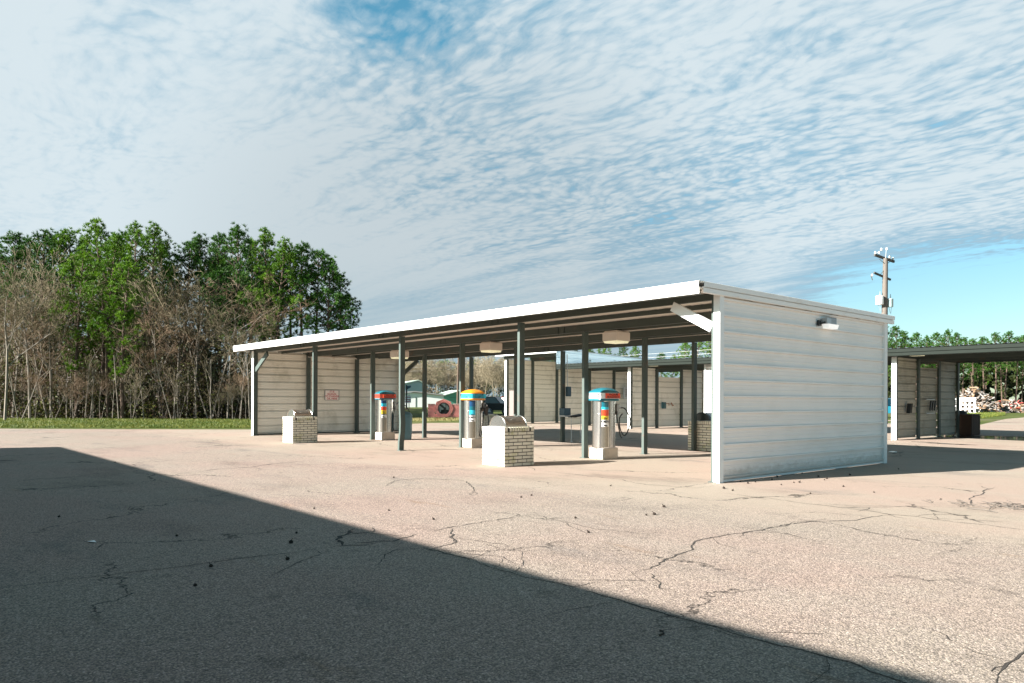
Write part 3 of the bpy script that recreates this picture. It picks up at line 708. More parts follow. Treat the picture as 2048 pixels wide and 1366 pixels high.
def vacuum(label, loc, top, band, band2, ltr2, hose, sticker):
    r = thing('car_vacuum', label, 'vacuum', loc, group='coin vacuums between the canopy posts')
    b = MB(); b.box(-.27, -.02, -.27, .27, 0, .30, .02); b.box(.01, .27, -.27, .27, 0, .30, .02); b.box(-.265, .265, -.24, .25, .004, .285)
    b.build('concrete_base', M_CONC, r)
    hw, hd = .26, .30; P_ = 2.6
    b = MB(); b.loft([stadium(0, 0, hw, hd, z, 36, P_) for z in (.30, .315, .90, .905, .912, .917, 1.52)] if False else [stadium(0, 0, hw - d, hd - d, z, 36, P_) for z, d in ((.30, 0), (1.17, 0), (1.175, .006), (1.185, .006), (1.19, 0), (1.53, 0))])
    b.build('vacuum_body', M_STEEL, r, smooth=True)
    fa = -.62            # direction of the label column, towards the drive (camera side)
    b = MB()
    for a0 in (fa - .50, fa + .50): curved_panel(b, hw, hd, .31, 1.52, a0 - .012, a0 + .012, .003, seg=1)
    for a0 in (-2.0, .25, .8): curved_panel(b, hw, hd, .31, 1.52, a0 - .01, a0 + .01, .003, seg=1)
    b.build('panel_seam', M_DARK, r)
    # label column
    cols = sticker; z = 1.50
    for nm, mm, h in cols:
        b = MB(); curved_panel(b, hw, hd, z - h, z, fa - .38, fa + .38, .005 if nm != 'label_base' else .004); b.build(nm, mm, r, smooth='all'); z -= h
    b = MB(); curved_panel(b, hw, hd, .32, z, fa - .38, fa + .38, .003); b.build('lower_door', mat('fluted_steel', (.34, .31, .26), .35, metal=.8, var=.3, vscale=14), r, smooth='all')
    b = MB(); p0 = panel_pt(hw, hd, fa - .2, z + .05, .02); p1 = panel_pt(hw, hd, fa + .22, z + .02, .02); b.tube([p0, p1], .014, 8); b.build('coin_handle', M_BLACK, r)
    # slanted lettering on the label
    t_ = panel_pt(hw, hd, fa, z + .17, .012); nrm = Vector((math.cos(fa), math.sin(fa), 0))
    text_mesh('price_lettering', '75¢\n4 MIN', .085, M_INK, r, t_, (PI / 2, 0, fa + PI / 2), .001)
    # head
    b = MB(); HW, HD = .335, .355; q = 3.6
    b.loft([stadium(0, 0, HW + d, HD + d, z_, 40, q) for z_, d in ((1.515, -.04), (1.525, -.005), (1.545, .0), (1.575, -.008))]); b.build('head_rim', top, r, smooth=True)
    b = MB(); b.loft([stadium(0, 0, HW - .012, HD - .012, z_, 40, q) for z_ in (1.575, 1.725)]); b.build('head_band', M_VWHITE if band is None else band, r, smooth=True)
    b = MB(); prs = [(0, 1.725, 3.6), (.004, 1.735, 3.6), (-.006, 1.755, 3.4), (-.04, 1.785, 3.2), (-.10, 1.82, 3.0), (-.18, 1.848, 2.6), (-.26, 1.862, 2.3), (-.315, 1.866, 2.1)]
    b.loft([stadium(0, 0, HW - .005 + d, HD - .005 + d, z_, 40, pp) for d, z_, pp in prs]); b.build('head_dome', top, r, smooth=True)
    # coloured segment and lettering on the camera side (+X face) and the lit side (-Y face)
    b = MB(); hx = HW - .011 + .004
    b.box(hx - .02, hx, -HD + .07, HD - .08, 1.585, 1.715, .006); b.build('head_panel', band2, r)
    text_mesh('head_lettering', ltr2, .082, M_INK, r, (hx + .002, 0.0, 1.65), (PI / 2, 0, PI / 2), .001, sx=1.0, space=.85)
    text_mesh('head_lettering', 'FRAGRANCE\nVACUUM', .075, M_INK, r, (0, -HD + .006, 1.65), (PI / 2, 0, 0), .001, sx=1.0, space=.85)
    for k, nm in enumerate(hose):
        b = MB(); pts = [Vector(p) for p in nm]; out = []
        for i in range(len(pts) - 1):
            p0, p1, p2, p3 = pts[max(i - 1, 0)], pts[i], pts[i + 1], pts[min(i + 2, len(pts) - 1)]
            for s_ in range(8):
                u = s_ / 8; out.append(.5 * ((2 * p1) + (p2 - p0) * u + (2 * p0 - 5 * p1 + 4 * p2 - p3) * u * u + (3 * p1 - p0 - 3 * p2 + p3) * u ** 3))
        out.append(pts[-1]); b.tube(out, .016, 8); b.build('hose', M_BLACK, r, smooth='all')
    b = MB(); b.box(.10, .24, .26, .34, 1.16, 1.44, .01); b.tube([(.17, .34, 1.36), (.17, .44, 1.34)], [.05, .035], 10); b.build('hose_inlet', M_STEELD, r)
    return r
v1 = vacuum('steel coin vacuum with teal dome and looped black hose, nearest the viewer', (-5.18, 2.53, 0), M_TEAL, None, M_RED, 'VACUUM\nFRAGRANCE',
    [[(.17, .42, 1.34), (.2, .62, 1.30), (.22, .80, 1.0), (.22, .70, .72), (.22, .55, .60), (.2, .42, .78), (.19, .40, 1.05), (.2, .50, 1.18)],
     [(.2, .30, 1.30), (.26, .22, 1.12), (.28, .26, .86), (.27, .34, .62), (.26, .42, .54)]],
    [('label_top', M_TEAL, .14), ('label_middle', M_CYAN, .07), ('label_red', M_RED, .16), ('label_yellow', M_YEL, .10), ('label_base', M_VWHITE, .18)])
v2 = vacuum('steel coin vacuum with orange dome and cyan band beside the third canopy post', (-10.9, 2.60, 0), M_ORG, M_CYAN, M_CYAN, 'VACUUM\nSHAMPOO',
    [[(.24, .30, 1.40), (.28, .22, 1.0), (.28, .15, .60), (.30, .10, .35)], [(.24, .32, 1.40), (.26, .42, 1.0), (.26, .44, .62), (.27, .40, .33)]],
    [('label_top', mat('navy_vinyl', (.01, .06, .16), .35), .18), ('label_middle', M_TEAL, .12), ('label_red', M_CYAN, .16), ('label_base', M_VWHITE, .20)])
b = MB(); b.loft([stadium(.29, .31, .11, .09, 1.28, 16, 2.0), stadium(.29, .31, .075, .06, 1.16, 16, 2.0), stadium(.29, .31, .03, .03, 1.02, 16, 2.0)]); b.build('hose_funnel', M_BLACK, v2, smooth=True)
v3 = vacuum('steel coin vacuum with teal dome and red-orange band nearest the far corrugated wall', (-16.33, 2.62, 0), M_TEAL, M_RED, M_RED, 'VACUUM\nFRAGRANCE',
    [[(.2, .40, 1.36), (.22, .52, 1.46), (.24, .72, 1.30), (.3, .85, 1.12), (.34, .95, .9)], [(.22, .30, 1.3), (.27, .20, .9), (.28, .18, .5), (.3, .2, .33)]],
    [('label_top', mat('navy_vinyl', (.01, .06, .16), .35), .12), ('label_middle', M_CYAN, .12), ('label_red', M_RED, .14), ('label_yellow', M_YEL, .14), ('label_base', M_VWHITE, .14)])
r = thing('trash_barrel', 'blue-grey plastic barrel standing right of the vacuum nearest the far wall', 'barrel', (-16.0, 3.30, 0))
b = MB(); b.lathe([(.20, .0), (.23, .02), (.25, .30), (.25, .34), (.255, .36), (.25, .40), (.26, .86), (.24, .88)], 24); b.build('barrel_body', mat('blue_grey_plastic', (.07, .16, .19), .4, var=.15), r, smooth=True)
b = MB(); b.lathe([(.262, .88), (.265, .93), (.20, 1.02), (.10, 1.06), (.02, 1.07)], 24); b.build('barrel_lid', mat('blue_grey_plastic', (.07, .16, .19)), r, smooth=True)

# utility stand at rear post
r = thing('coin_machine', 'dark blue coin box machine fixed on a rear canopy post', 'machine', (-11.33, 7.05, 0))
mdb = mat('dark_blue_steel', (.03, .075, .11), .4, var=.1)
b = MB(); b.box(-.02, .25, -.16, .18, .98, 1.24, .015); b.build('machine_cabinet', mdb, r)
b = MB(); b.box(.05, .20, .085, .25, 1.66, 2.02, .012); b.build('switch_box', mdb, r)
b = MB(); b.box(-.03, .30, -.17, .2, .93, .975); b.build('machine_shelf', M_GALV, r)
b = MB(); b.tube([(.1, .14, 2.02), (.1, .12, 3.2)], .015, 8); b.build('conduit', M_GALV, r)
r = thing('mat_stand', 'small dark tray on two thin legs beside the rear coin machine', 'stand', (-10.95, 7.32, 0))
b = MB(); b.loft([[(-.20, -.16, .90), (.16, -.16, .90), (.22, .30, .98), (-.14, .30, .98)], [(-.22, -.18, .96), (.18, -.18, .96), (.26, .36, 1.02), (-.16, .36, 1.02)]]); b.build('tray', M_DARK, r)
for x, y in ((-.12, -.08), (.12, .16)):
    b = MB(); b.tube([(x, y, 0), (x, y, .93)], .014, 8); b.lathe([(.06, .0), (.05, .02), (.015, .06)], 12, (x, y)); b.build('leg', M_GALV, r)

# ------------------------------------------------------------------ wash building (low bays)
wash = thing('wash_bays', 'low row of open car wash bays with dark flat roof behind the canopy', 'car wash', (-11, 21.8, 0))
XW0, XW1 = -23.0, 6.6
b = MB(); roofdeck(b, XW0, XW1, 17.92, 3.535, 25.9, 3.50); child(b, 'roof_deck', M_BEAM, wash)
b = MB(); roofdeck(b, XW0, XW1, 17.90, 3.575, 25.95, 3.545); child(b, 'roof_sheet', M_WHITE, wash)
for y in (18.0, 20.8, 23.0, 25.2):
    child(cbeam(XW0 + .1, XW1 - .1, y, 3.27, 3.53), 'beam', M_BEAM, wash)
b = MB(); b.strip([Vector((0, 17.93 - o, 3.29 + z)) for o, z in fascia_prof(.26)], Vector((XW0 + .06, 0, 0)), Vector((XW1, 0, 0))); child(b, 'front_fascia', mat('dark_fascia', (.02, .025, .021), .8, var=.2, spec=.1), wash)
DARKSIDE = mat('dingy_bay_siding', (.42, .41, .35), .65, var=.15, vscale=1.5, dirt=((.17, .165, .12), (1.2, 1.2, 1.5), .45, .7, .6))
def partition(x, parent, ztop, y0=18.6, mid_low=False, white=True, m=None, zmid=2.82, msid=None):
    rows = [y0, y0 + 2.2, y0 + 4.4, y0 + 6.6]
    for k, (a, c) in enumerate(zip(rows[:-1], rows[1:])):
        zt = zmid if (mid_low and k == 1) else ztop
        b = MB(); panelX(b, x, a + .05, c - .05, .06, zt, -1, None, .036, True); child(b, 'wall_panel', [msid or M_SIDEIN, M_GROOVESHADE], parent)
    for k, y in enumerate(rows):
        b = cpost(x + .06, y, ztop, d=.18); child(b, 'post', M_POST if k else M_POST, parent)
    b = MB(); b.box(x - .06, x + .13, y0 - .105, y0 - .093, 0, ztop); b.box(x - .065, x - .06, y0 - .10, y0 + .08, 0, ztop); child(b, 'corner_trim', M_WHITE, parent)
partition(-18.0, wash, 3.28, mid_low=True)
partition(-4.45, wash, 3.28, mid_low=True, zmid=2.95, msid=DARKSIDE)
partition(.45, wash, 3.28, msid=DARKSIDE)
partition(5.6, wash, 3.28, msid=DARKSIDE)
# equipment room
x0, x1 = -13.25, -9.3
for y, out in ((18.62, -1), (25.2, 1)):
    b = MB(); panelY(b, y, x0, x1, .05, 3.28, out); child(b, 'room_wall', M_SIDE, wash)
for x, out in ((x0, -1), (x1, 1)):
    b = MB(); panelX(b, x, 18.62, 25.2, .05, 3.28, out); child(b, 'room_wall', M_SIDE, wash)
b = MB(); b.box(x0 - .05, x0 + .07, 18.55, 18.56, 0, 3.28); b.box(x1 - .07, x1 + .05, 18.55, 18.56, 0, 3.28); child(b, 'corner_trim', M_WHITE, wash)
b = MB(); b.box(x0 + .62, x0 + .635, 18.575, 18.585, .1, 3.2)
for k in range(9): b.box(x0 + .60, x0 + .66, 18.572, 18.59, .25 + k * .34, .31 + k * .34)
child(b, 'door_edge', M_DARK, wash)
# fittings on partitions
r = thing('coin_box', 'small teal coin box on the open-topped wash bay partition', 'coin box', (-17.92, 21.3, 1.25))
b = MB(); b.box(0, .14, -.12, .12, -.18, .18, .01); b.box(.14, .145, -.07, .07, -.02, .1); b.build('box_body', mat('teal_steel', (.03, .10, .11), .4), r)
b = MB(); b.tube([(.03, .12, .1), (.03, .5, .1), (.03, .5, -.02)], .02, 6); b.tube([(.03, .7, .14), (.06, .8, -.03), (.03, .9, .0)], .03, 6); b.build('box_pipe', mat('rusty_pipe', (.35, .15, .06), .7), r)
r = thing('coin_box', 'black slanted coin box on the dark partition right of the near end wall', 'coin box', (-4.37, 19.65, 1.25))
b = MB(); b.loft([[(0, -.12, -.2), (.14, -.12, -.2), (.14, .08, -.2), (0, .08, -.2)], [(0, .0, .2), (.14, .0, .2), (.14, .2, .2), (0, .2, .2)]]); b.build('box_body', M_DARK, r)
r = thing('hose_rack', 'black pistol grips in a rack on the dark bay partition', 'rack', (-4.37, 21.9, 1.35))
b = MB(); b.box(0, .02, -.35, .55, -.34, -.30); b.box(0, .02, -.35, .55, .25, .28); b.build('rack_rail', M_GALV, r)
for k in range(3):
    b = MB(); b.obox((.04, -.05 + k * .24, -.2), (.04, .07 + k * .24, .2), .05, .07); b.build('pistol_grip', M_BLACK, r)
def bay_lamp(label, loc):
    r = thing('bay_lamp', label, 'lamp', loc, group='lamps under the wash bay roof')
    b = MB(); b.loft([[(-.22, -.22, -.13), (.22, -.22, -.13), (.22, .22, -.13), (-.22, .22, -.13)], [(-.28, -.28, 0), (.28, -.28, 0), (.28, .28, 0), (-.28, .28, 0)]]); b.build('lamp_lens', M_LENS, r)
    b = MB(); b.box(-.3, .3, -.3, .3, .002, .05); b.build('lamp_housing', M_LAMP, r); return r
bl = bay_lamp('square yellowish lamp under the roof edge above the white post of the low bays', (-17.0, 19.2, 3.46))
dup(bl, (-3.9, 19.3, 3.46), label='square yellowish lamp under the dark roof right of the near end wall')
# notice on partition
flat_sign('notice_board', 'small pale grey notice with rows of print on the tall bay partition', (-22.86, 23.95, 1.98), .55, .72, 'WASH\nSOAP\nWAX\nRINSE\nSTOP', mat('pale_notice', (.62, .63, .62), .5), mat('grey_print', (.18, .18, .2), .6), .12, 0)
# partition between tall bay & low bays
tall = thing('tall_wash_bay', 'taller white-roofed wash bay at the far end of the row behind the canopy', 'car wash', (-25.6, 21.8, 0))
b = MB(); roofdeck(b, -28.5, -23.0, 17.95, 4.42, 26.9, 4.12); child(b, 'roof_deck', M_DECK, tall)
b = MB(); roofdeck(b, -28.5, -23.0, 17.93, 4.46, 26.95, 4.16); child(b, 'roof_sheet', M_WHITE, tall)
b = MB(); b.strip([Vector((0, 17.93 - o, 4.26 + z)) for o, z in fascia_prof(.24)], Vector((-28.52, 0, 0)), Vector((-22.96, 0, 0))); child(b, 'front_fascia', M_WHITE, tall)
for y in (18.5, 20.8, 23.0, 25.2): child(cbeam(-28.4, -23.1, y, 4.12 - .03 * (y - 18), 4.40 - .034 * (y - 18)), 'beam', M_BEAM, tall)
b = MB(); panelX(b, -23.0, 17.96, 26.9, 3.60, 4.44, 1, 4.14); child(b, 'gable_panel', mat('pale_blue_siding', (.62, .74, .80), .45, var=.05), tall)
for x, zt in ((-28.2, 4.1), (-23.1, 4.05)): partition(x, tall, zt if x < -25 else 4.0, msid=M_SIDEIN)
b = MB(); b.box(-27.7, -27.2, 18.4, 18.9, .0, 2.1, .02); child(b, 'service_cabinet', mat('grey_brown_cabinet', (.16, .13, .12), .6), tall)

# dark boxes at the end of dark partition
r = thing('wooden_bin', 'dark brown box bin standing at the end of the dark bay partition', 'bin', (-4.25, 25.9, 0))
b = MB(); b.box(-.45, .32, -.45, .7, 0, .92, .02)
for k in range(4): b.box(.322, .335, -.42 + k * .28, -.18 + k * .28, .05, .88)
b.build('bin_body', mat('dark_brown_boards', (.07, .035, .02), .8, var=.3), r)
b = MB(); b.box(-.48, .36, -.48, .73, .925, .96, .008); b.build('bin_top', mat('dark_brown_boards', (.07, .035, .02)), r)
r = thing('trash_barrel', 'black barrel partly hidden behind the dark brown box bin', 'barrel', (-4.75, 26.5, 0))
b = MB(); b.lathe([(.26, 0), (.29, .3), (.29, .7), (.30, 1.05), (.26, 1.09), (.05, 1.12)], 20); b.build('barrel_body', M_BLACK, r, smooth=True)
# teal pickup/dumpster
p = G(1775, 833)
def pickup(label, loc, rz, col, bed=None):
    """a plain pickup truck, 5.4 m long, nose to +X"""
    r = thing('pickup_truck', label, 'pickup truck', loc, rz)
    m1 = mat('truck_paint_' + ('%d' % int(sum(col) * 1000)), col, .25, var=.03); gl = mat('dark_glass', (.02, .025, .03), .08, var=.05)
    b = MB(); side = [(-2.7, .55), (-2.7, 1.08), (-.65, 1.08), (-.55, 1.12), (1.0, 1.12), (2.45, 1.02), (2.65, .9), (2.68, .5), (2.2, .45), (-2.3, .45)]
    b.loft([[(x, -.95, z) for x, z in side], [(x, .95, z) for x, z in side]]); b.build('truck_body', m1, r)
    b = MB(); cabp = [(-.65, 1.125), (-.5, 1.72), (-.3, 1.80), (.55, 1.80), (1.15, 1.135)]
    b.loft([[(x, -.86 + (.1 if z > 1.5 else 0), z) for x, z in cabp], [(x, .86 - (.1 if z > 1.5 else 0), z) for x, z in cabp]]); b.build('cab', m1, r)
    b = MB()
    for s_ in (-1, 1):
        wv = [(-.50, 1.18), (-.40, 1.68), (.50, 1.70), (.98, 1.18)]
        q = [(x, s_ * (.865 - (.08 if z > 1.5 else 0)), z) for x, z in wv]; b.quad(*q)
    b.quad((1.16, -.78, 1.16), (1.16, .78, 1.16), (.60, .70, 1.76), (.60, -.70, 1.76)); b.build('window', gl, r)
    for x in (-1.65, 1.75):
        for y in (-.86, .86):
            b = MB(); n = 20
            b.loft([[(x + .38 * math.cos(2 * PI * k / n), y + e, .38 + .38 * math.sin(2 * PI * k / n)) for k in range(n)] for e in (-.12, .12)]); wb = b.build('wheel', M_BLACK, r)
            b = MB(); b.loft([[(x + .2 * math.cos(2 * PI * k / n), y + e, .38 + .2 * math.sin(2 * PI * k / n)) for k in range(n)] for e in (-.125, .125)]); b.build('hubcap', M_GALV, wb)
    for y in (-.7, .7): b = MB(); b.box(2.66, 2.70, y - .14, y + .14, .72, .88); b.build('headlight', M_VWHITE, r)
    b = MB(); b.box(2.68, 2.8, -.9, .9, .42, .6, .02); b.build('bumper', M_GALV, r)
    return r
pickup('teal pickup truck seen in the gap right of the near end wall', G(1770, 836), 2.9, (.006, .09, .13))
pickup('black pickup truck parked beyond the brick sign wall', G(985, 829.5), .5, (.015, .018, .022))
pickup('red pickup truck half hidden behind the white post of the tall bay', G(1012, 828.5), 1.9, (.50, .02, .02))

# ------------------------------------------------------------------ brick sign wall
c0 = G(856, 834.5); c1 = G(925, 834.5); mid = (c0 + c1) / 2; dirv = (c1 - c0); Lw = dirv.length; rz = math.atan2(dirv.y, dirv.x)
r = thing('brick_sign_wall', 'low red brick sign wall with a round dark emblem across the lot', 'sign', tuple(mid), rz)
def brickx(t, v, c, b):
    cm = t.new('ShaderNodeCombineXYZ'); sp = t.new('ShaderNodeSeparateXYZ'); t.link(v, sp.inputs[0]); t.link(sp.outputs[0], cm.inputs[0]); t.link(sp.outputs[2], cm.inputs[1])
    br = t.new('ShaderNodeTexBrick'); t.link(cm.outputs[0], br.inputs[0]); br.inputs['Scale'].default_value = 4; br.inputs['Mortar Size'].default_value = .04
    br.inputs['Color1'].default_value = (.62, .13, .10, 1); br.inputs['Color2'].default_value = (.50, .10, .075, 1); br.inputs['Mortar'].default_value = (.62, .42, .38, 1)
    br.inputs['Brick Width'].default_value = .9; br.inputs['Row Height'].default_value = .4
    return br.outputs['Color']
M_RB = mat('red_brick', (.6, .13, .1), .8, extra=brickx)
s_ = Lw / 69.0          # metres per photo pixel there
cxp = (887 - 890.5) * s_; R = 17.5 * s_
zc = (834.5 - 817) * s_
b = MB(); b.box(-Lw / 2, cxp - R * .98, -.15, .15, 0, 25.5 * s_); b.box(cxp + R * .98, Lw / 2, -.15, .15, 0, 25.5 * s_)
b.box(cxp - R * .98, cxp + R * .98, -.148, .148, 0, zc - R * .62)
b.build('wall_body', M_RB, r)
b = MB(); b.box(-Lw / 2 - .03, cxp - R, -.19, .19, 25.5 * s_, 27 * s_); b.box(cxp + R, Lw / 2 + .03, -.19, .19, 25.5 * s_, 27 * s_); b.build('wall_coping', mat('coping_brick', (.70, .42, .36), .8), r)
b = MB(); n = 8; ro = [(cxp + R * 1.12 * math.cos(2 * PI * (k + .5) / n), zc + R * 1.12 * math.sin(2 * PI * (k + .5) / n)) for k in range(n)]
n2 = 32
def octr(a):
    q = (a % (PI / 4)) - PI / 8; return R * 1.10 * math.cos(PI / 8) / math.cos(q)
ring0 = []; ring1 = []
k0 = len(b.v)
for yy in (-.2, .2):
    for k in range(n2):
        a = 2 * PI * k / n2; ra = octr(a); b.v.append((cxp + ra * math.cos(a), yy, max(0, zc + ra * math.sin(a))))
    for k in range(n2):
        a = 2 * PI * k / n2; b.v.append((cxp + R * .68 * math.cos(a), yy, zc + R * .68 * math.sin(a)))
for k in range(n2):
    j = (k + 1) % n2
    b.face((k0 + k, k0 + j, k0 + n2 + j, k0 + n2 + k)); q = k0 + 2 * n2
    b.face((q + k, q + n2 + k, q + n2 + j, q + j)); b.face((k0 + k, q + k, q + j, k0 + j)); b.face((k0 + n2 + k, k0 + n2 + j, q + n2 + j, q + n2 + k))
b.build('emblem_surround', M_RB, r)
b = MB(); b.loft([[(cxp + R * .69 * math.cos(2 * PI * k / n2), yy, zc + R * .69 * math.sin(2 * PI * k / n2)) for k in range(n2)] for yy in (-.10, .05)]); b.build('emblem_disc', mat('pale_green_disc', (.40, .44, .40), .5), r)
b = MB(); e = R * .69
def bar(x0, z0, x1, z1, w): b.obox((cxp + x0 * e, -.12, zc + z0 * e), (cxp + x1 * e, -.12, zc + z1 * e), .04, w * e)
bar(.34, -.9, .34, .9, .34); bar(-.66, .72, .3, -.1, .34); bar(.3, -.1, -.5, -.8, .44); bar(-.45, -.5, .75, -.5, .62); bar(-.72, -.45, -.72, .2, .3)
b.lathe([(e * .98, 0), (e * .98, .02)], 32)
b.v[-64:] = [(cxp + v_[0] , -.12 + (v_[2]) , zc + v_[1]) for v_ in b.v[-64:]]
b.f = b.f[:-2]; b.mi = b.mi[:-2]
for k in range(n2):
    a = 2 * PI * k / n2; a2 = 2 * PI * (k + 1) / n2
    b.quad((cxp + e * .86 * math.cos(a), -.125, zc + e * .86 * math.sin(a)), (cxp + e * math.cos(a), -.125, zc + e * math.sin(a)), (cxp + e * math.cos(a2), -.125, zc + e * math.sin(a2)), (cxp + e * .86 * math.cos(a2), -.125, zc + e * .86 * math.sin(a2)))
b.build('emblem_letter', mat('black_iron', (.012, .015, .014), .5), r)

# ------------------------------------------------------------------ far buildings
def face_cam(P):
    d = CAMP - Vector(P); return math.atan2(d.y, d.x) + PI / 2
def gable_house(name, label, px0, px1, pbase, ptop, peave, dist_depth, wall, roofm, depth=10, apex=.5, rot=0.0):
    a = G(px0, pbase); c = G(px1, pbase)
    mid = (a + c) / 2; L = (c - a).length; rz = math.atan2((c - a).y, (c - a).x)
    dist = (mid - CAMP).dot(FW); k = dist / F
    he = (pbase - peave) * k; ht = (pbase - ptop) * k
    r = thing(name, label, 'building', tuple(mid), rz + rot - .12)
    ax = -L / 2 + L * apex
    b = MB(); pr = [(-L / 2, 0), (-L / 2, he), (ax, ht - .1), (L / 2, he), (L / 2, 0)]
    b.loft([[(x, 0, z) for x, z in pr][::-1], [(x, depth, z) for x, z in pr][::-1]]); b.build('wall', wall, r)
    b = MB(); 
    for (xa, za, xb, zb) in ((-L / 2 - .25, he - .02, ax, ht), (ax, ht, L / 2 + .25, he - .02)):
        k0 = len(b.v); b.v += [(xa, -.35, za), (xb, -.35, zb), (xb, depth + .35, zb), (xa, depth + .35, za), (xa, -.35, za + .18), (xb, -.35, zb + .18), (xb, depth + .35, zb + .18), (xa, depth + .35, za + .18)]
        for f_ in ((3, 2, 1, 0), (4, 5, 6, 7), (0, 1, 5, 4), (1, 2, 6, 5), (2, 3, 7, 6), (3, 0, 4, 7)): b.face([k0 + i for i in f_])
    b.build('roof', roofm, r); return r, L, he
M_GBW = mat('grey_blue_metal_wall', (.30, .37, .42), .5, var=.06, vscale=.5)
M_WW = mat('white_metal_wall', (.80, .80, .77), .5, var=.05, vscale=.5)
M_GRW = mat('green_metal_wall', (.10, .30, .22), .5, var=.08, vscale=.5)
M_GRR = mat('pale_green_roof', (.50, .60, .53), .5, var=.06, vscale=.4)
M_GRYR = mat('grey_shingle_roof', (.33, .31, .30), .8, var=.15, vscale=.8)
h, L, he = gable_house('metal_barn', 'grey-blue metal barn with pale green gable roof across the road', 795, 852, 811.2, 761, 771, 0, M_GBW, M_GRR, depth=22, apex=.72)
b = MB(); b.box(-L * .3, L * .25, -.05, 0, 0, 2.6); b.build('barn_door', M_WW, h)
h, L, he = gable_house('white_shed', 'long low white metal building in front of the grey-blue barn', 770, 886, 814.5, 784, 791, 0, M_WW, M_GRYR, depth=7, apex=.5)
b = MB(); b.box(L * .02, L * .03, -.04, 0, 0, he * .85); b.box(-L * .4, -L * .3, -.04, 0, 0, 2.0); b.build('door_edge', M_DARK, h)
undergrowth_late = True
h, L, he = gable_house('green_shed', 'green metal shed beside the long white building', 884, 935, 811.5, 781, 793, 0, M_GRW, M_GRR, depth=12, apex=.75)
b = MB(); b.box(L * .12, L * .14, -.04, 0, 0, he * .9); b.box(-L * .2, L * .12, -.03, 0, he * .88, he * .9); b.build('door_edge', M_DARK, h)
# signs/poles near there
p = G(813, 818)
r = thing('roadside_sign', 'white roadside sign board on a dark pole by the barn', 'sign', tuple(p), face_cam(p)); kk = (p - CAMP).dot(FW) / F
b = MB(); b.tube([(0, 0, 0), (0, 0, 48 * kk)], .12, 8); b.tube([(5 * kk, 0, 0), (5 * kk, 0, 28 * kk)], .07, 6); b.build('sign_pole', M_BLACK, r)
b = MB(); b.box(-3 * kk, 9 * kk, -.08, -.02, 12 * kk, 27 * kk, .01); b.build('sign_board', M_VWHITE, r)
b = MB()
for z in (14, 18, 23): b.box(-2 * kk, 8 * kk, -.1, -.085, z * kk, (z + 1.5) * kk)
b.build('sign_bars', mat('maroon_paint', (.25, .02, .05), .5), r)
b = MB(); b.loft([[(1 * kk, -.1, 39 * kk), (8 * kk, -.1, 43 * kk), (9 * kk, -.1, 47 * kk), (1 * kk, -.1, 46 * kk)], [(1 * kk, .1, 39 * kk), (8 * kk, .1, 43 * kk), (9 * kk, .1, 47 * kk), (1 * kk, .1, 46 * kk)]]); b.build('sign_arm', mat('dark_blue_steel', (.03, .075, .11)), r)
p = G(915, 816)
r = thing('utility_pole', 'thin reddish utility pole rising behind the brick sign wall', 'pole', tuple(p)); kk = (p - CAMP).dot(FW) / F
b = MB(); b.tube([(0, 0, 0), (.1, 0, 60 * kk), (.3, 0, 110 * kk)], [.2, .17, .13], 8); b.build('pole', M_BARKP, r)
b = MB(); b.box(-.9, .9, -.06, .06, 104 * kk, 107 * kk); b.build('crossarm', M_WOODD, r)

# ------------------------------------------------------------------ power pole
pp_ = AT(1768, 812, 50); base = Vector((pp_.x, pp_.y, 0)); kk = 50 / F
r = thing('power_pole', 'weathered wooden power pole with transformers rising behind the near end wall', 'power pole', tuple(base), math.atan2(RT.y, RT.x))
def PZ(py): return CAMP.z + (YH + (1768 - 1024) * ROLL - py) * kk
b = MB(); b.tube([(0, 0, 0), (.0, 0, 6), (.06, 0, PZ(517))], [.24, .205, .15], 12); b.build('pole', M_WOODP, r, smooth=True)
b = MB(); b.obox((-.78, -.22, PZ(511)), (.85, .42, PZ(521)), .12, .15); b.build('crossarm', M_WOODD, r)
b = MB(); b.obox((-.85, -.3, PZ(547)), (.55, .3, PZ(558)), .10, .12); b.build('crossarm', M_WOODD, r)
b = MB(); b.tube([(-.42, -.15, PZ(519)), (.02, -.1, PZ(530))], .018, 6); b.tube([(.5, .15, PZ(521)), (.05, -.05, PZ(530))], .018, 6); b.tube([(-.35, -.12, PZ(550)), (.02, -.05, PZ(538))], .018, 6); b.build('arm_brace', M_BEAM, r)
b = MB(); b.tube([(.06, 0, PZ(520)), (.12, 0, PZ(500))], .03, 8); b.build('pole_top_pin', M_GALV, r)
for x, y, pz in ((-.72, -.2, 508), (-.42, -.08, 507), (.45, .2, 514), (.74, .36, 516), (.14, 0, 499), (-.22, .0, 500), (-.98, -.3, 553)):
    b = MB(); z = PZ(pz); b.lathe([(.035, z - .06), (.085, z - .02), (.05, z + .02), (.085, z + .05), (.05, z + .09), (.03, z + .13)], 12, (x, y)); b.build('insulator', M_CER, r, smooth=True)
for x, y, m_, rr_, z0, z1 in ((-.38, -.12, M_CER, .25, 610, 593), (.40, .05, mat('grey_green_steel', (.32, .42, .42), .4), .20, 614, 598)):
    b = MB(); za, zb_ = PZ(z0), PZ(z1); b.lathe([(rr_ * .9, za), (rr_, za + .03), (rr_, zb_ - .04), (rr_ * 1.04, zb_ - .03), (rr_ * 1.04, zb_), (rr_ * .5, zb_ + .06)], 20, (x, y)); tr = b.build('transformer', m_, r, smooth=True)
    b = MB(); b.tube([(x + .03, y, zb_ + .02), (x + .03, y, zb_ + .34)], [.04, .02], 8); b.tube([(x + .02, y, za - .4), (x - .08, y, za)], .012, 5); b.tube([(x + .05, y, za - .45), (x + .1, y, za)], .012, 5); b.build('bushing', M_GALV, tr)
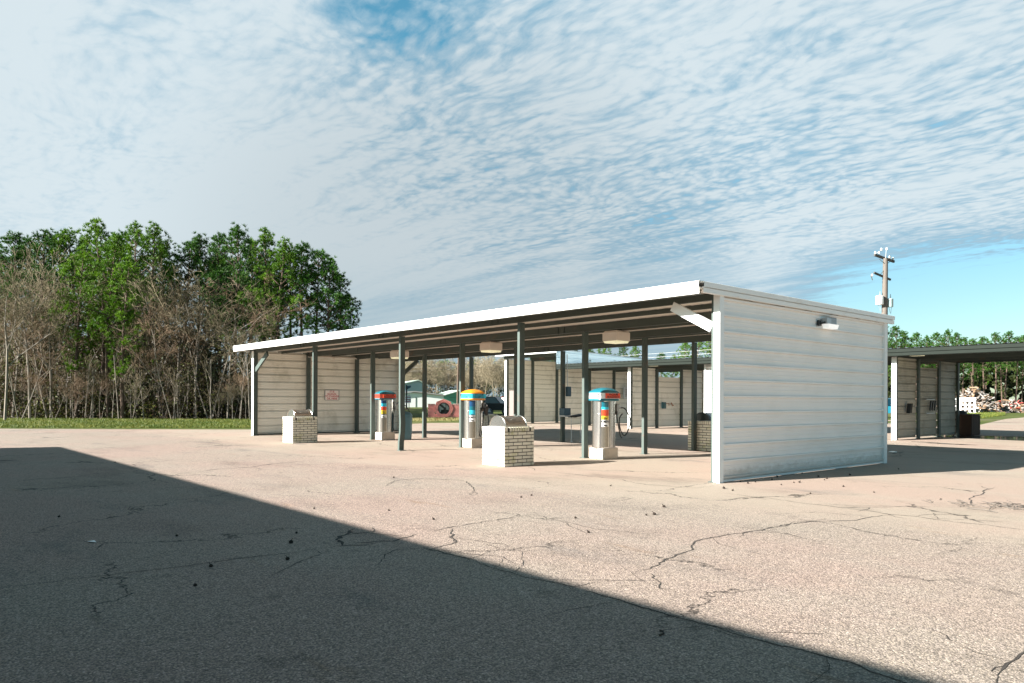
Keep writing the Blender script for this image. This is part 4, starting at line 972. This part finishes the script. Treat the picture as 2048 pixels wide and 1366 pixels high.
b = MB(); b.tube([(-.98, -.3, PZ(548)), (-1.05, -.3, PZ(553)), (-.95, -.3, PZ(562))], .03, 6); b.build('cutout_fuse', M_WOODD, r)
for (q0, q1, nm) in (((1768, 672, 50), (600, 742, 90), 'overhead service wire running left from the power pole behind the canopy'), ((1768, 680, 50), (600, 749, 90), 'lower overhead wire running left from the power pole behind the canopy')):
    A = AT(*q0); B = AT(*q1); pts = []
    for k in range(25):
        u = k / 24; P_ = A.lerp(B, u); P_.z -= .4 * 4 * u * (1 - u); pts.append(P_)
    b = MB(); b.tube(pts, .008, 5); tag(b.build('overhead_wire', M_STEELD), nm, 'wire')

# ------------------------------------------------------------------ debris pile, crate
rnd = random.Random(21)
def heap(name, label, cx, cy, rx, ry, h, n, mats, size, cat='pile', seed=1, long=3.0):
    rnd = random.Random(seed); r = MB()
    for k in range(n):
        a = rnd.uniform(0, 2 * PI); q = math.sqrt(rnd.random()); x = rx * q * math.cos(a); y = ry * q * math.sin(a)
        z = h * (1 - q ** 1.3) * rnd.uniform(.55, 1.0) + .08
        d = Vector((rnd.gauss(0, 1), rnd.gauss(0, 1), rnd.gauss(0, .5))).normalized(); L = rnd.uniform(.4, 1) * size * long
        c_ = Vector((x, y, z)); r.cur = rnd.randrange(len(mats)); s2 = size * rnd.uniform(.2, .5)
        a_, b_ = c_ - d * L / 2, c_ + d * L / 2
        a_.z = max(a_.z, .03); b_.z = max(b_.z, .03)
        r.obox(a_, b_, s2, s2 * rnd.uniform(.3, 1)); 
    o = r.build(name, mats, None, loc=(cx, cy, 0)); tag(o, label, cat, kind='stuff'); return o
W1 = mat('grey_board', (.33, .29, .26), .8, var=.5, vscale=2); W2 = mat('tan_board', (.26, .16, .09), .8, var=.5, vscale=2); W3 = mat('brown_board', (.09, .06, .04), .8, var=.3, vscale=2); W4 = mat('red_metal_scrap', (.30, .03, .02), .5, var=.2); W5 = mat('blue_grey_scrap', (.22, .27, .33), .5, var=.2)
p = G(1944, 825.5)
heap('scrap_pile', 'tall heap of grey and tan scrap boards in front of the pines', p.x, p.y, 3.4, 3.0, 3.6, 420, [W1, W3, W2, W3, W1, W1], .5, seed=2)
p = G(2015, 825); heap('scrap_pile', 'low heap of reddish scrap right of the tall heap', p.x, p.y, 7.5, 3.2, 1.7, 420, [W2, W3, W3, W1, W1, W4], .48, seed=4)
p = G(1930, 826.5); kk = (p - CAMP).dot(FW) / F
r = thing('window_frame', 'white multi-pane window frame leaning before the scrap heap', 'window frame', tuple(p), face_cam(p))
b = MB(); Wf = 32 * kk; Hf = 26 * kk
for k in range(5): x = -Wf / 2 + k * Wf / 4; b.box(x - .09, x + .09, -.08, .08, 0, Hf)
for k, hh in ((0, .06), (1, .09), (2, .09), (3, .30)): z = Hf * k / 3.25; b.box(-Wf / 2 - .14, Wf / 2 + .14, -.085, .085, z, z + hh * 1.6)
b.build('frame', M_VWHITE, r)
p = G(1962, 826); r = thing('scrap_cabinet', 'small cream cabinet standing in the scrap', 'cabinet', tuple(p), face_cam(p))
b = MB(); b.box(-.7, .7, -.4, .4, 0, 1.1, .03); b.build('cabinet_body', M_SIDEIN, r); b = MB(); b.box(-.04, .04, -.43, -.4, .05, 1.0); b.build('cabinet_handle', M_DARK, r)

# ------------------------------------------------------------------ trees
def rvec(rnd): 
    return Vector((rnd.gauss(0, 1), rnd.gauss(0, 1), rnd.gauss(0, 1))).normalized()
def pine_meshes(seed, h, crown0=.45, wid=2.6, ntuft=560, lowlimbs=0):
    rnd = random.Random(seed); tr = MB(); cr_ = MB()
    lean = Vector((rnd.gauss(0, .25), rnd.gauss(0, .25), 0))
    def axis(z): u = z / h; return lean * u * u + Vector((.12 * math.sin(u * 5 + seed), .12 * math.cos(u * 4 + seed), z))
    r0 = h * .0135
    tr.tube([axis(h * k / 9) for k in range(10)], [r0 * (1 - .88 * k / 9) for k in range(10)], 8)
    def tuft(c, d, n=12, L=.29):
        for _ in range(n):
            v = (d * .8 + rvec(rnd) * .95 + UP * .35).normalized(); s = v.cross(rvec(rnd)).normalized() * rnd.uniform(.016, .030)
            e = c + v * L * rnd.uniform(.6, 1.1); cr_.tri(c - s, c + s, e)
    nb = 44 + lowlimbs
    for k in range(nb):
        if k < lowlimbs: u = rnd.uniform(crown0 - .2, crown0)
        else: u = crown0 + (1 - crown0) * ((k - lowlimbs + .5) / (nb - lowlimbs)) ** .9
        z = h * u; p0 = axis(z); a = k * 2.4 + rnd.uniform(-.5, .5)
        t_ = (u - crown0) / (1 - crown0)
        prof = (.5 + .75 * max(0, t_) ** .7) if t_ < .3 else (1.02 * (1 - ((t_ - .3) / .7) ** 1.25) + .10)
        L = wid * prof * rnd.choice((.5, .75, .95, 1.1, 1.3)) * rnd.uniform(.85, 1.15)
        if t_ < 0: L = wid * rnd.uniform(.5, .9)
        el = .15 + .75 * max(t_, 0) + rnd.uniform(-.15, .2)
        d = Vector((math.cos(a) * math.cos(el), math.sin(a) * math.cos(el), math.sin(el)))
        p1 = p0 + d * L * .55; p2 = p1 + (d + UP * .25).normalized() * L * .45
        tr.tube([p0, p1, p2], [.055 * (1 - .6 * u) + .015, .03, .012], 4, cap=False)
        ns = max(4, int(ntuft / nb / 2 * 1.7 * (.4 + L / wid)))
        for j in range(ns):
            w_ = rnd.uniform(.5, 1.08); q = p0.lerp(p1, w_ / .55) if w_ < .55 else p1.lerp(p2, min(1, (w_ - .55) / .45))
            sd = (rvec(rnd) + d * .5 + UP * .25).normalized(); e = q + sd * rnd.uniform(.15, .62) * (.5 + .3 * wid / 2.6)
            if rnd.random() < .5: tr.tube([q, e], [.012, .006], 3, cap=False)
            for _ in range(2): tuft(e + rvec(rnd) * .10, sd)
    for _ in range(8): tuft(axis(h) + rvec(rnd) * .2 - UP * .15, UP)
    # dead stubs below crown
    for _ in range(10):
        z = h * rnd.uniform(.2, crown0); a = rnd.uniform(0, 2 * PI); p0 = axis(z); tr.tube([p0, p0 + Vector((math.cos(a), math.sin(a), .15)) * rnd.uniform(.3, 1.3)], [.025, .008], 3, cap=False)
    return tr, cr_
def bare_meshes(seed, h, spread=.5, dens=1.0, multi=1, twig_r=.010, trunk_r=None):
    rnd = random.Random(seed); tr = MB(); cr_ = MB()
    def grow(p, d, L, r, lev):
        n = 3 if lev < 2 else 2; pts = [p]; rs = [r]; dd = d.copy()
        for i in range(n):
            dd = (dd + rvec(rnd) * (.10 + .05 * lev) + UP * .05).normalized(); p = p + dd * L / n; pts.append(p); rs.append(r * (1 - .45 * (i + 1) / n))
        (tr if lev < 2 else cr_).tube(pts, [max(q, twig_r * .7) for q in rs], 6 if lev == 0 else (4 if lev == 1 else 3), cap=False)
        if lev >= 5 or L < .22: return
        nc = {0: 6, 1: 5, 2: 5, 3: 4, 4: 3}[lev]; nc = max(2, int(nc * dens + rnd.random()))
        for k in range(nc):
            u = rnd.uniform(.35 if lev == 0 else .2, 1.0); idx = min(n - 1, int(u * n)); q = pts[idx].lerp(pts[idx + 1], u * n - idx)
            a = rvec(rnd); side = (a - dd * a.dot(dd)).normalized()
            nd = (dd * (1 - spread * rnd.uniform(.6, 1.1)) + side * spread * rnd.uniform(.8, 1.25) + UP * .18).normalized()
            grow(q, nd, L * rnd.uniform(.42, .68) * (1.1 - .35 * u if lev == 0 else 1), r * rnd.uniform(.36, .55), lev + 1)
    for k in range(multi):
        a = rnd.uniform(0, 2 * PI); t_ = 0 if multi == 1 else rnd.uniform(.10, .34)
        d = Vector((math.cos(a) * t_, math.sin(a) * t_, 1)).normalized()
        grow(Vector((math.cos(a) * .15 * (multi > 1), math.sin(a) * .15 * (multi > 1), 0)), d, h * rnd.uniform(.55, .68), (trunk_r or h * .0075) / (1 if multi == 1 else 1.5), 0)
    return tr, cr_
def tree_proto(kind, meshes, mt, mc, hidden=True):
    tr, cr_ = meshes
    def mk(mb, n, m_):
        me = bpy.data.meshes.new(n); me.from_pydata(mb.v, [], mb.f); me.materials.append(m_); me.update(); return me
    return (kind, mk(tr, 'trunk', mt), mk(cr_, 'crown' if kind == 'pine_tree' else 'branches', mc))
def place_tree(proto, loc, rz, sc, label, cat, group=None, sz=None):
    kind, mt, mc = proto
    r = thing(kind, label, cat, loc, rz, group); r.scale = (sc, sc, sz or sc)
    for me in (mt, mc):
        o = bpy.data.objects.new(me.name, me); COL.objects.link(o); o.parent = r
    return r
PN = [tree_proto('pine_tree', pine_meshes(s, 14, c0, w_, nt), M_BARKP, mm) for s, c0, w_, nt, mm in
      ((1, .44, 2.15, 640, M_NEED), (2, .38, 2.35, 700, M_NEEDL), (3, .52, 1.95, 520, M_NEED), (4, .48, 2.3, 640, M_NEED), (5, .24, 2.5, 820, M_NEEDL), (6, .58, 2.1, 500, M_NEED))]
BR = [tree_proto('bare_tree', bare_meshes(s, 10, sp, dn, mu), mt_, mc) for s, sp, dn, mu, mt_, mc in
      ((31, .55, .86, 1, M_BARKB, M_TWIG), (32, .50, .80, 2, M_BARKB, M_TWIGR), (33, .62, .88, 1, M_BARKB, M_TWIG), (34, .45, .74, 3, M_BARKB, M_TWIG), (35, .6, .82, 2, M_BARKB, M_TWIGR))]
BRY = [tree_proto('bare_tree', bare_meshes(s, 10, sp, dn, mu), M_TWIGY, M_TWIGY) for s, sp, dn, mu in ((41, .6, 1.05, 2), (42, .55, 1.0, 3))]
SAP = [tree_proto('bare_sapling', bare_meshes(s, 8, .35, .55, 1, .008, .05), M_BARKB, M_TWIG) for s in (51, 52, 53)]
def XY(px, depth, z=0):
    d = ray(px, YH); q = CAMP + d * depth; return Vector((q.x, q.y, z))
def h_for(px, ytop, depth):      # height that reaches photo row ytop at that depth
    return CAMP.z + (YH + (px - 1024) * ROLL - ytop) / F * depth
ords = ['first', 'second', 'third', 'fourth', 'fifth', 'sixth', 'seventh', 'eighth', 'ninth', 'tenth', 'eleventh', 'twelfth', 'thirteenth', 'fourteenth', 'fifteenth', 'sixteenth', 'seventeenth', 'eighteenth', 'nineteenth', 'twentieth', 'twenty-first', 'twenty-second', 'twenty-third', 'twenty-fourth', 'twenty-fifth', 'twenty-sixth', 'twenty-seventh', 'twenty-eighth']
# pines of the left wood: (px, ytop, depth, proto)
rnd = random.Random(77)
pines = [(155, 500, 57, 4), (215, 478, 57, 1), (246, 520, 56, 4), (28, 470, 66, 2), (52, 480, 68, 5), (82, 462, 63, 0), (118, 470, 66, 3), (150, 468, 64, 4), (205, 444, 60, 1), (178, 480, 68, 0), (240, 470, 66, 3), (272, 452, 63, 4), (302, 458, 62, 1), (335, 490, 66, 5), (372, 482, 66, 2), (398, 476, 68, 0), (440, 474, 64, 3),
         (472, 458, 62, 0), (500, 484, 66, 3), (528, 468, 64, 4), (556, 486, 62, 1), (585, 500, 66, 5), (606, 492, 63, 3), (634, 500, 66, 2), (655, 518, 63, 0), (676, 548, 68, 3), (690, 590, 72, 2)]
for i, (px, yt, dp, k) in enumerate(sorted(pines)):
    h_ = h_for(px, yt, dp); s_ = h_ / 14.2
    place_tree(PN[k], XY(px, dp), rnd.uniform(0, 6.28), s_ * 1.0, 'tall green pine in the left wood, %s pine from the left' % ords[i], 'pine tree', 'pines of the left wood')
for i in range(26):                                 # rows behind
    px = rnd.uniform(-60, 560); dp = rnd.uniform(72, 100); yt = 505 + rnd.uniform(0, 60) + (60 if px > 600 else 0)
    h_ = h_for(px, yt, dp)
    place_tree(PN[rnd.randrange(6)], XY(px, dp), rnd.uniform(0, 6.28), h_ / 14.2, 'pine trunk and crown filling the depth of the left wood', 'pine tree', 'pines deeper in the left wood')
bares = [(-20, 540, 54, 1), (25, 520, 56, 0), (60, 478, 55, 2), (100, 490, 56, 3), (120, 560, 58, 1), (300, 565, 60, 1), (330, 520, 58, 3), (355, 500, 58, 0), (390, 490, 57, 2), (420, 540, 56, 4), (455, 560, 56, 2), (480, 600, 55, 0), (40, 600, 53, 4), (500, 640, 54, 2), (345, 600, 55, 4), (10, 470, 50, 0)]
for i, (px, yt, dp, k) in enumerate(sorted(bares)):
    h_ = h_for(px, yt, dp)
    place_tree(BR[k], XY(px, dp), rnd.uniform(0, 6.28), h_ / 10.6 * 1.05, 'leafless tree at the edge of the left wood, %s bare tree from the left' % ords[i], 'bare tree', 'bare trees of the left wood')
for i in range(70):
    px = rnd.uniform(-40, 520); dp = rnd.uniform(54, 66)
    place_tree(SAP[i % 3], XY(px, dp), rnd.uniform(0, 6.28), rnd.uniform(.55, 1.0), 'thin pale leafless sapling in the undergrowth of the left wood', 'sapling', 'saplings of the left wood')
for i in range(26):
    px = rnd.uniform(-50, 540); dp = rnd.uniform(53.5, 58)
    place_tree(BR[rnd.randrange(5)], XY(px, dp), rnd.uniform(0, 6.28), rnd.uniform(.22, .42), 'leafless brown shrub at the foot of the left wood', 'shrub', 'bare shrubs of the left wood')
# undergrowth: one uncountable mass, leaves scattered among the stems
def undergrowth(name, label, x0, x1, d0, d1, ztop, n, mats, seed, size=.22, dens=None):
    rnd = random.Random(seed); b = MB(); cl = []
    for k in range(n // 40):
        px = rnd.uniform(x0, x1); dp = rnd.uniform(d0, d1); cl.append((XY(px, dp), rnd.random() ** 1.6 * ztop(px), rnd.uniform(.5, 1.3), rnd.randrange(len(mats))))
    for c_, z, rr, mi in cl:
        b.cur = mi
        for _ in range(40):
            v = rvec(rnd); q = c_ + Vector((v.x * rr, v.y * rr, max(.02, z + v.z * rr * .7))); n_ = rvec(rnd); a = n_.cross(rvec(rnd)).normalized() * size * rnd.uniform(.4, 1); e = n_.cross(a).normalized() * size * rnd.uniform(.25, .6)
            q.z = max(q.z, .03); b.quad(q - a, q - e, q + a, q + e)
    o = b.build(name, mats); tag(o, label, 'undergrowth', kind='stuff'); return o
undergrowth('undergrowth', 'tangled brown and green undergrowth filling the left wood', -60, 720, 55.5, 66, lambda px: 6.0 if px < 520 else 3.0, 60000, [M_LEAFO, M_LEAFB, M_LEAFB, M_LEAF], 9, .13)
undergrowth('thicket', 'dense dark thicket deep in the left wood', -80, 740, 70, 92, lambda px: 8 if px < 430 else 3.5, 52000, [M_LEAF, M_LEAFB], 19, .5)
# bare sunny trees across the road, seen under the canopy
for i, (px, yt, dp, k) in enumerate([(822, 708, 186, 0), (850, 716, 190, 1), (872, 712, 184, 0), (893, 724, 192, 1), (921, 728, 188, 0), (945, 716, 180, 1), (968, 702, 176, 0), (990, 708, 172, 1), (1008, 704, 180, 0), (1035, 712, 178, 1)]):
    h_ = h_for(px, yt, dp); place_tree(BRY[k], XY(px, dp), rnd.uniform(0, 6.28), h_ / 10.6 * 1.1, 'sunlit tan leafless tree across the road, %s from the left under the canopy' % ords[i], 'bare tree', 'bare trees across the road')
for i in range(22):
    px = rnd.uniform(790, 1060); dp = rnd.uniform(192, 225); h_ = h_for(px, rnd.uniform(712, 738), dp)
    place_tree(BRY[i % 2], XY(px, dp), rnd.uniform(0, 6.28), h_ / 10.6 * 1.15, 'sunlit leafless tree in the far wood across the road', 'bare tree', 'far bare trees across the road')
undergrowth('far_brush', 'tan and olive brush below the bare trees across the road', 780, 1070, 192, 225, lambda px: 12, 24000, [mat('tan_brush', (.24, .18, .11), .9, var=.3), M_LEAF, M_NEEDL], 29, .28)
# pines behind the wash bays
mp = [(1070, 690, 95, 1), (1105, 686, 100, 4), (1140, 684, 92, 0), (1175, 690, 98, 1), (1210, 684, 90, 4), (1245, 690, 96, 3), (1270, 694, 92, 1), (1322, 706, 110, 2), (1345, 712, 112, 4), (1368, 684, 84, 1), (1395, 672, 80, 4), (1425, 668, 82, 1), (1455, 670, 86, 4), (1490, 672, 90, 1)]
for i, (px, yt, dp, k) in enumerate(mp):
    h_ = h_for(px, yt, dp); place_tree(PN[k], XY(px, dp), rnd.uniform(0, 6.28), h_ / 14.2, 'green pine showing above the wash bay roof, %s from the left' % ords[i], 'pine tree', 'pines behind the wash bays')
rp = [(1772, 652, 112, 4), (1790, 655, 110, 1), (1812, 664, 114, 0), (1832, 668, 118, 3), (1850, 674, 122, 4), (1872, 668, 116, 0), (1890, 662, 112, 3), (1908, 668, 118, 1), (1925, 676, 124, 2), (1944, 680, 128, 3), (1968, 674, 124, 1), (1990, 668, 120, 0), (2012, 664, 118, 4), (2032, 676, 122, 3), (2052, 672, 120, 0), (2075, 668, 120, 1)]
for i, (px, yt, dp, k) in enumerate(rp):
    h_ = h_for(px, yt, dp); dp += 14; h_ = h_for(px, yt, dp); place_tree(PN[[2, 5][i % 2] if px > 1905 else (0, 3)[i % 2]], XY(px, dp), rnd.uniform(0, 6.28), h_ / 14.2, 'pine behind the scrap heaps, %s pine right of the power pole' % ords[i], 'pine tree', 'pines on the right behind the scrap')
for i in range(26):
    px = rnd.uniform(1760, 2100); dp = rnd.uniform(140, 190); h_ = h_for(px, rnd.uniform(684, 705), dp)
    place_tree(PN[rnd.randrange(6)], XY(px, dp), rnd.uniform(0, 6.28), h_ / 14.2 * 1.0, 'pine deep in the wood behind the scrap heaps', 'pine tree', 'pines deep in the right wood')
undergrowth('thicket', 'dark green thicket deep behind the scrap heaps', 1740, 2110, 150, 185, lambda px: 12, 16000, [M_LEAF, M_LEAF], 39, .8)

# ------------------------------------------------------------------ grass strip
def grass(name, label, poly_px, n, seed, h=(.06, .22), m_=None):
    rnd = random.Random(seed); b = MB()
    xs = [p[0] for p in poly_px]; 
    for _ in range(n):
        u = rnd.random(); i = min(len(poly_px) - 2, int(u * (len(poly_px) - 1))); f_ = u * (len(poly_px) - 1) - i
        px = poly_px[i][0] * (1 - f_) + poly_px[i + 1][0] * f_; y0 = poly_px[i][1] * (1 - f_) + poly_px[i + 1][1] * f_; y1 = poly_px[i][2] * (1 - f_) + poly_px[i + 1][2] * f_
        q = G(px, rnd.uniform(y0, y1)); a = rnd.uniform(0, 2 * PI); w_ = rnd.uniform(.01, .028); hh = rnd.uniform(*h); s = Vector((math.cos(a), math.sin(a), 0)) * w_
        b.tri(q - s, q + s, q + Vector((rnd.gauss(0, .05), rnd.gauss(0, .05), hh)))
    o = b.build(name, m_ or M_GRASS); tag(o, label, 'grass', kind='stuff')
grass('grass', 'strip of green grass between the lot and the left wood', [(-40, 837, 855), (250, 838, 856), (510, 839, 856)], 34000, 3, (.03, .13))
grass('grass', 'bright green grass patch beyond the wash bay on the right', [(1900, 827, 838), (1960, 827, 837), (2010, 827, 831)], 9000, 4, (.08, .3))
grass('grass', 'yellowish grass before the brick sign wall', [(800, 837, 843), (870, 836, 843), (1010, 836, 842)], 6000, 5, (.04, .14), leafmat('dry_grass_blades', (.20, .19, .06), (.34, .29, .13)))

# ------------------------------------------------------------------ litter on the slab
pods = [(x / 2.695, 860 + y / 2.695) for x, y in ((318, 470), (953, 573), (1598, 558), (1568, 610), (1550, 700), (1137, 738), (1052, 842), (620, 176), (1693, 425))]
pods += [(700 + x / 2.695, 900 + y / 2.695) for x, y in ((235, 150), (922, 257), (978, 246), (210, 328), (450, 376), (1215, 369), (1285, 447), (1692, 309), (1597, 353), (1640, 350), (1405, 195), (2015, 209))]
pods += [(1288 + x / 2.695, 880 + y / 2.695) for x, y in ((430, 262), (478, 274), (740, 243), (808, 231), (838, 230), (718, 200), (852, 182), (940, 198), (972, 217), (1075, 253), (897, 291), (1240, 284), (1372, 158), (110, 363), (985, 210), (690, 215), (560, 235), (520, 225), (600, 228), (1110, 190))]
b = MB(); rnd = random.Random(8); R_ = .0095
prof = []
for i in range(7):
    ph = -PI / 2 + PI * i / 6; ring = []
    for j in range(10):
        th = 2 * PI * j / 10; rr = R_ * (1 + .35 * ((i + j) % 2)) * (1 if 0 < i < 6 else 1)
        ring.append((rr * math.cos(ph) * math.cos(th), rr * math.cos(ph) * math.sin(th), R_ + rr * math.sin(ph)))
    prof.append(ring)
b.loft(prof); b.tube([(0, 0, R_ * 1.8), (.01, .01, R_ * 3.2)], .0025, 4)
pod = None
for i, (px, py) in enumerate(pods):
    q = G(px, py)
    if pod is None: o = b.build('seed_pod', M_POD); pod = o
    else: o = pod.copy(); COL.objects.link(o)
    s_ = rnd.uniform(.9, 1.6); o.location = q; o.scale = (s_ * 1.3, s_ * 1.3, s_); o.rotation_euler = (0, 0, rnd.uniform(0, 6))
    tag(o, 'small dark spiky seed pod lying on the open pavement', 'seed pod', 'seed pods on the pavement')
b = MB(); rnd = random.Random(4); c0 = G(2010, 1016)
for k in range(70):
    a = rnd.gauss(0, .5) + 1.0; q = c0 + Vector((rnd.gauss(0, .32), rnd.gauss(0, .22), 0)); L = rnd.uniform(.15, .6)
    d = Vector((math.cos(a + YAW), math.sin(a + YAW), 0)); b.tube([q + UP * .006, q + d * L * .5 + UP * rnd.uniform(.006, .03), q + d * L + Vector((rnd.gauss(0, .03), rnd.gauss(0, .03), .006))], rnd.uniform(.002, .005), 4, cap=False)
tag(b.build('twig_litter', M_WOODP), 'mat of thin brown twigs scattered on the slab at the right', 'twigs', kind='stuff')
b = MB(); q = G(175, 1084); 
b.loft([[(0, 0, .004), (.07, .01, .01), (.085, .05, .004), (.02, .045, .012)], [(0, 0, .006), (.07, .01, .012), (.085, .05, .006), (.02, .045, .014)]])
o = b.build('paper_scrap', M_VWHITE, loc=q); o.scale = (1.3, 1.3, 1.3); tag(o, 'scrap of white paper lying in the shaded slab on the left', 'litter')
b = MB(); q = G(1320, 1262); b.tube([(0, 0, .005), (.04, -.02, .012), (.07, -.05, .01), (.065, -.09, .006)], .006, 6); tag(b.build('twig', M_POD, loc=q), 'short curved black twig on the shaded slab near the bottom', 'twig')
b = MB(); q = G(1786, 904); b.lathe([(.11, .0), (.11, .012), (.08, .02)], 12); tag(b.build('paper_plate', M_VWHITE, loc=q), 'white flattened cup in the shade right of the near end wall', 'litter')

# ------------------------------------------------------------------ unseen building behind the viewer, there only to shade the slab
sh = thing('shadow_building', 'unseen long dark brown metal building behind the viewer, its shadow crossing the slab', 'building', (0, -21.2, 0))
Hc = 4.0; dxy = Vector((2.49, 8.1)) * (Hc / 3.72); yf = -7.58 - dxy.y; xl = -18.9 - dxy.x
b = MB(); panelY(b, yf + .0, xl, 26, .05, Hc - .05, 1)
b.build('wall', mat('shadow_building_siding', (.09, .06, .045), .7), sh, loc=(0, 21.2, 0))  # look invented; siding dark brown to cut bounce into the shaded slab
b = MB(); b.box(xl, 26, yf - 9, yf - .01, 0, Hc - .06); b.build('shadow_building_inner_wall', mat('shadow_building_siding', (.09, .06, .045)), sh, loc=(0, 21.2, 0))
b = MB(); b.box(xl - .03, 26.1, yf - 9.1, yf + .03, Hc - .058, Hc); b.build('roof', M_WHITE, sh, loc=(0, 21.2, 0))
for x in (-14, -6, 4, 14):
    b = MB(); b.box(x, x + 1.0, yf + .03, yf + .06, .05, 2.1); d_ = b.build('shadow_building_door', M_BEAM, sh, loc=(0, 21.2, 0))
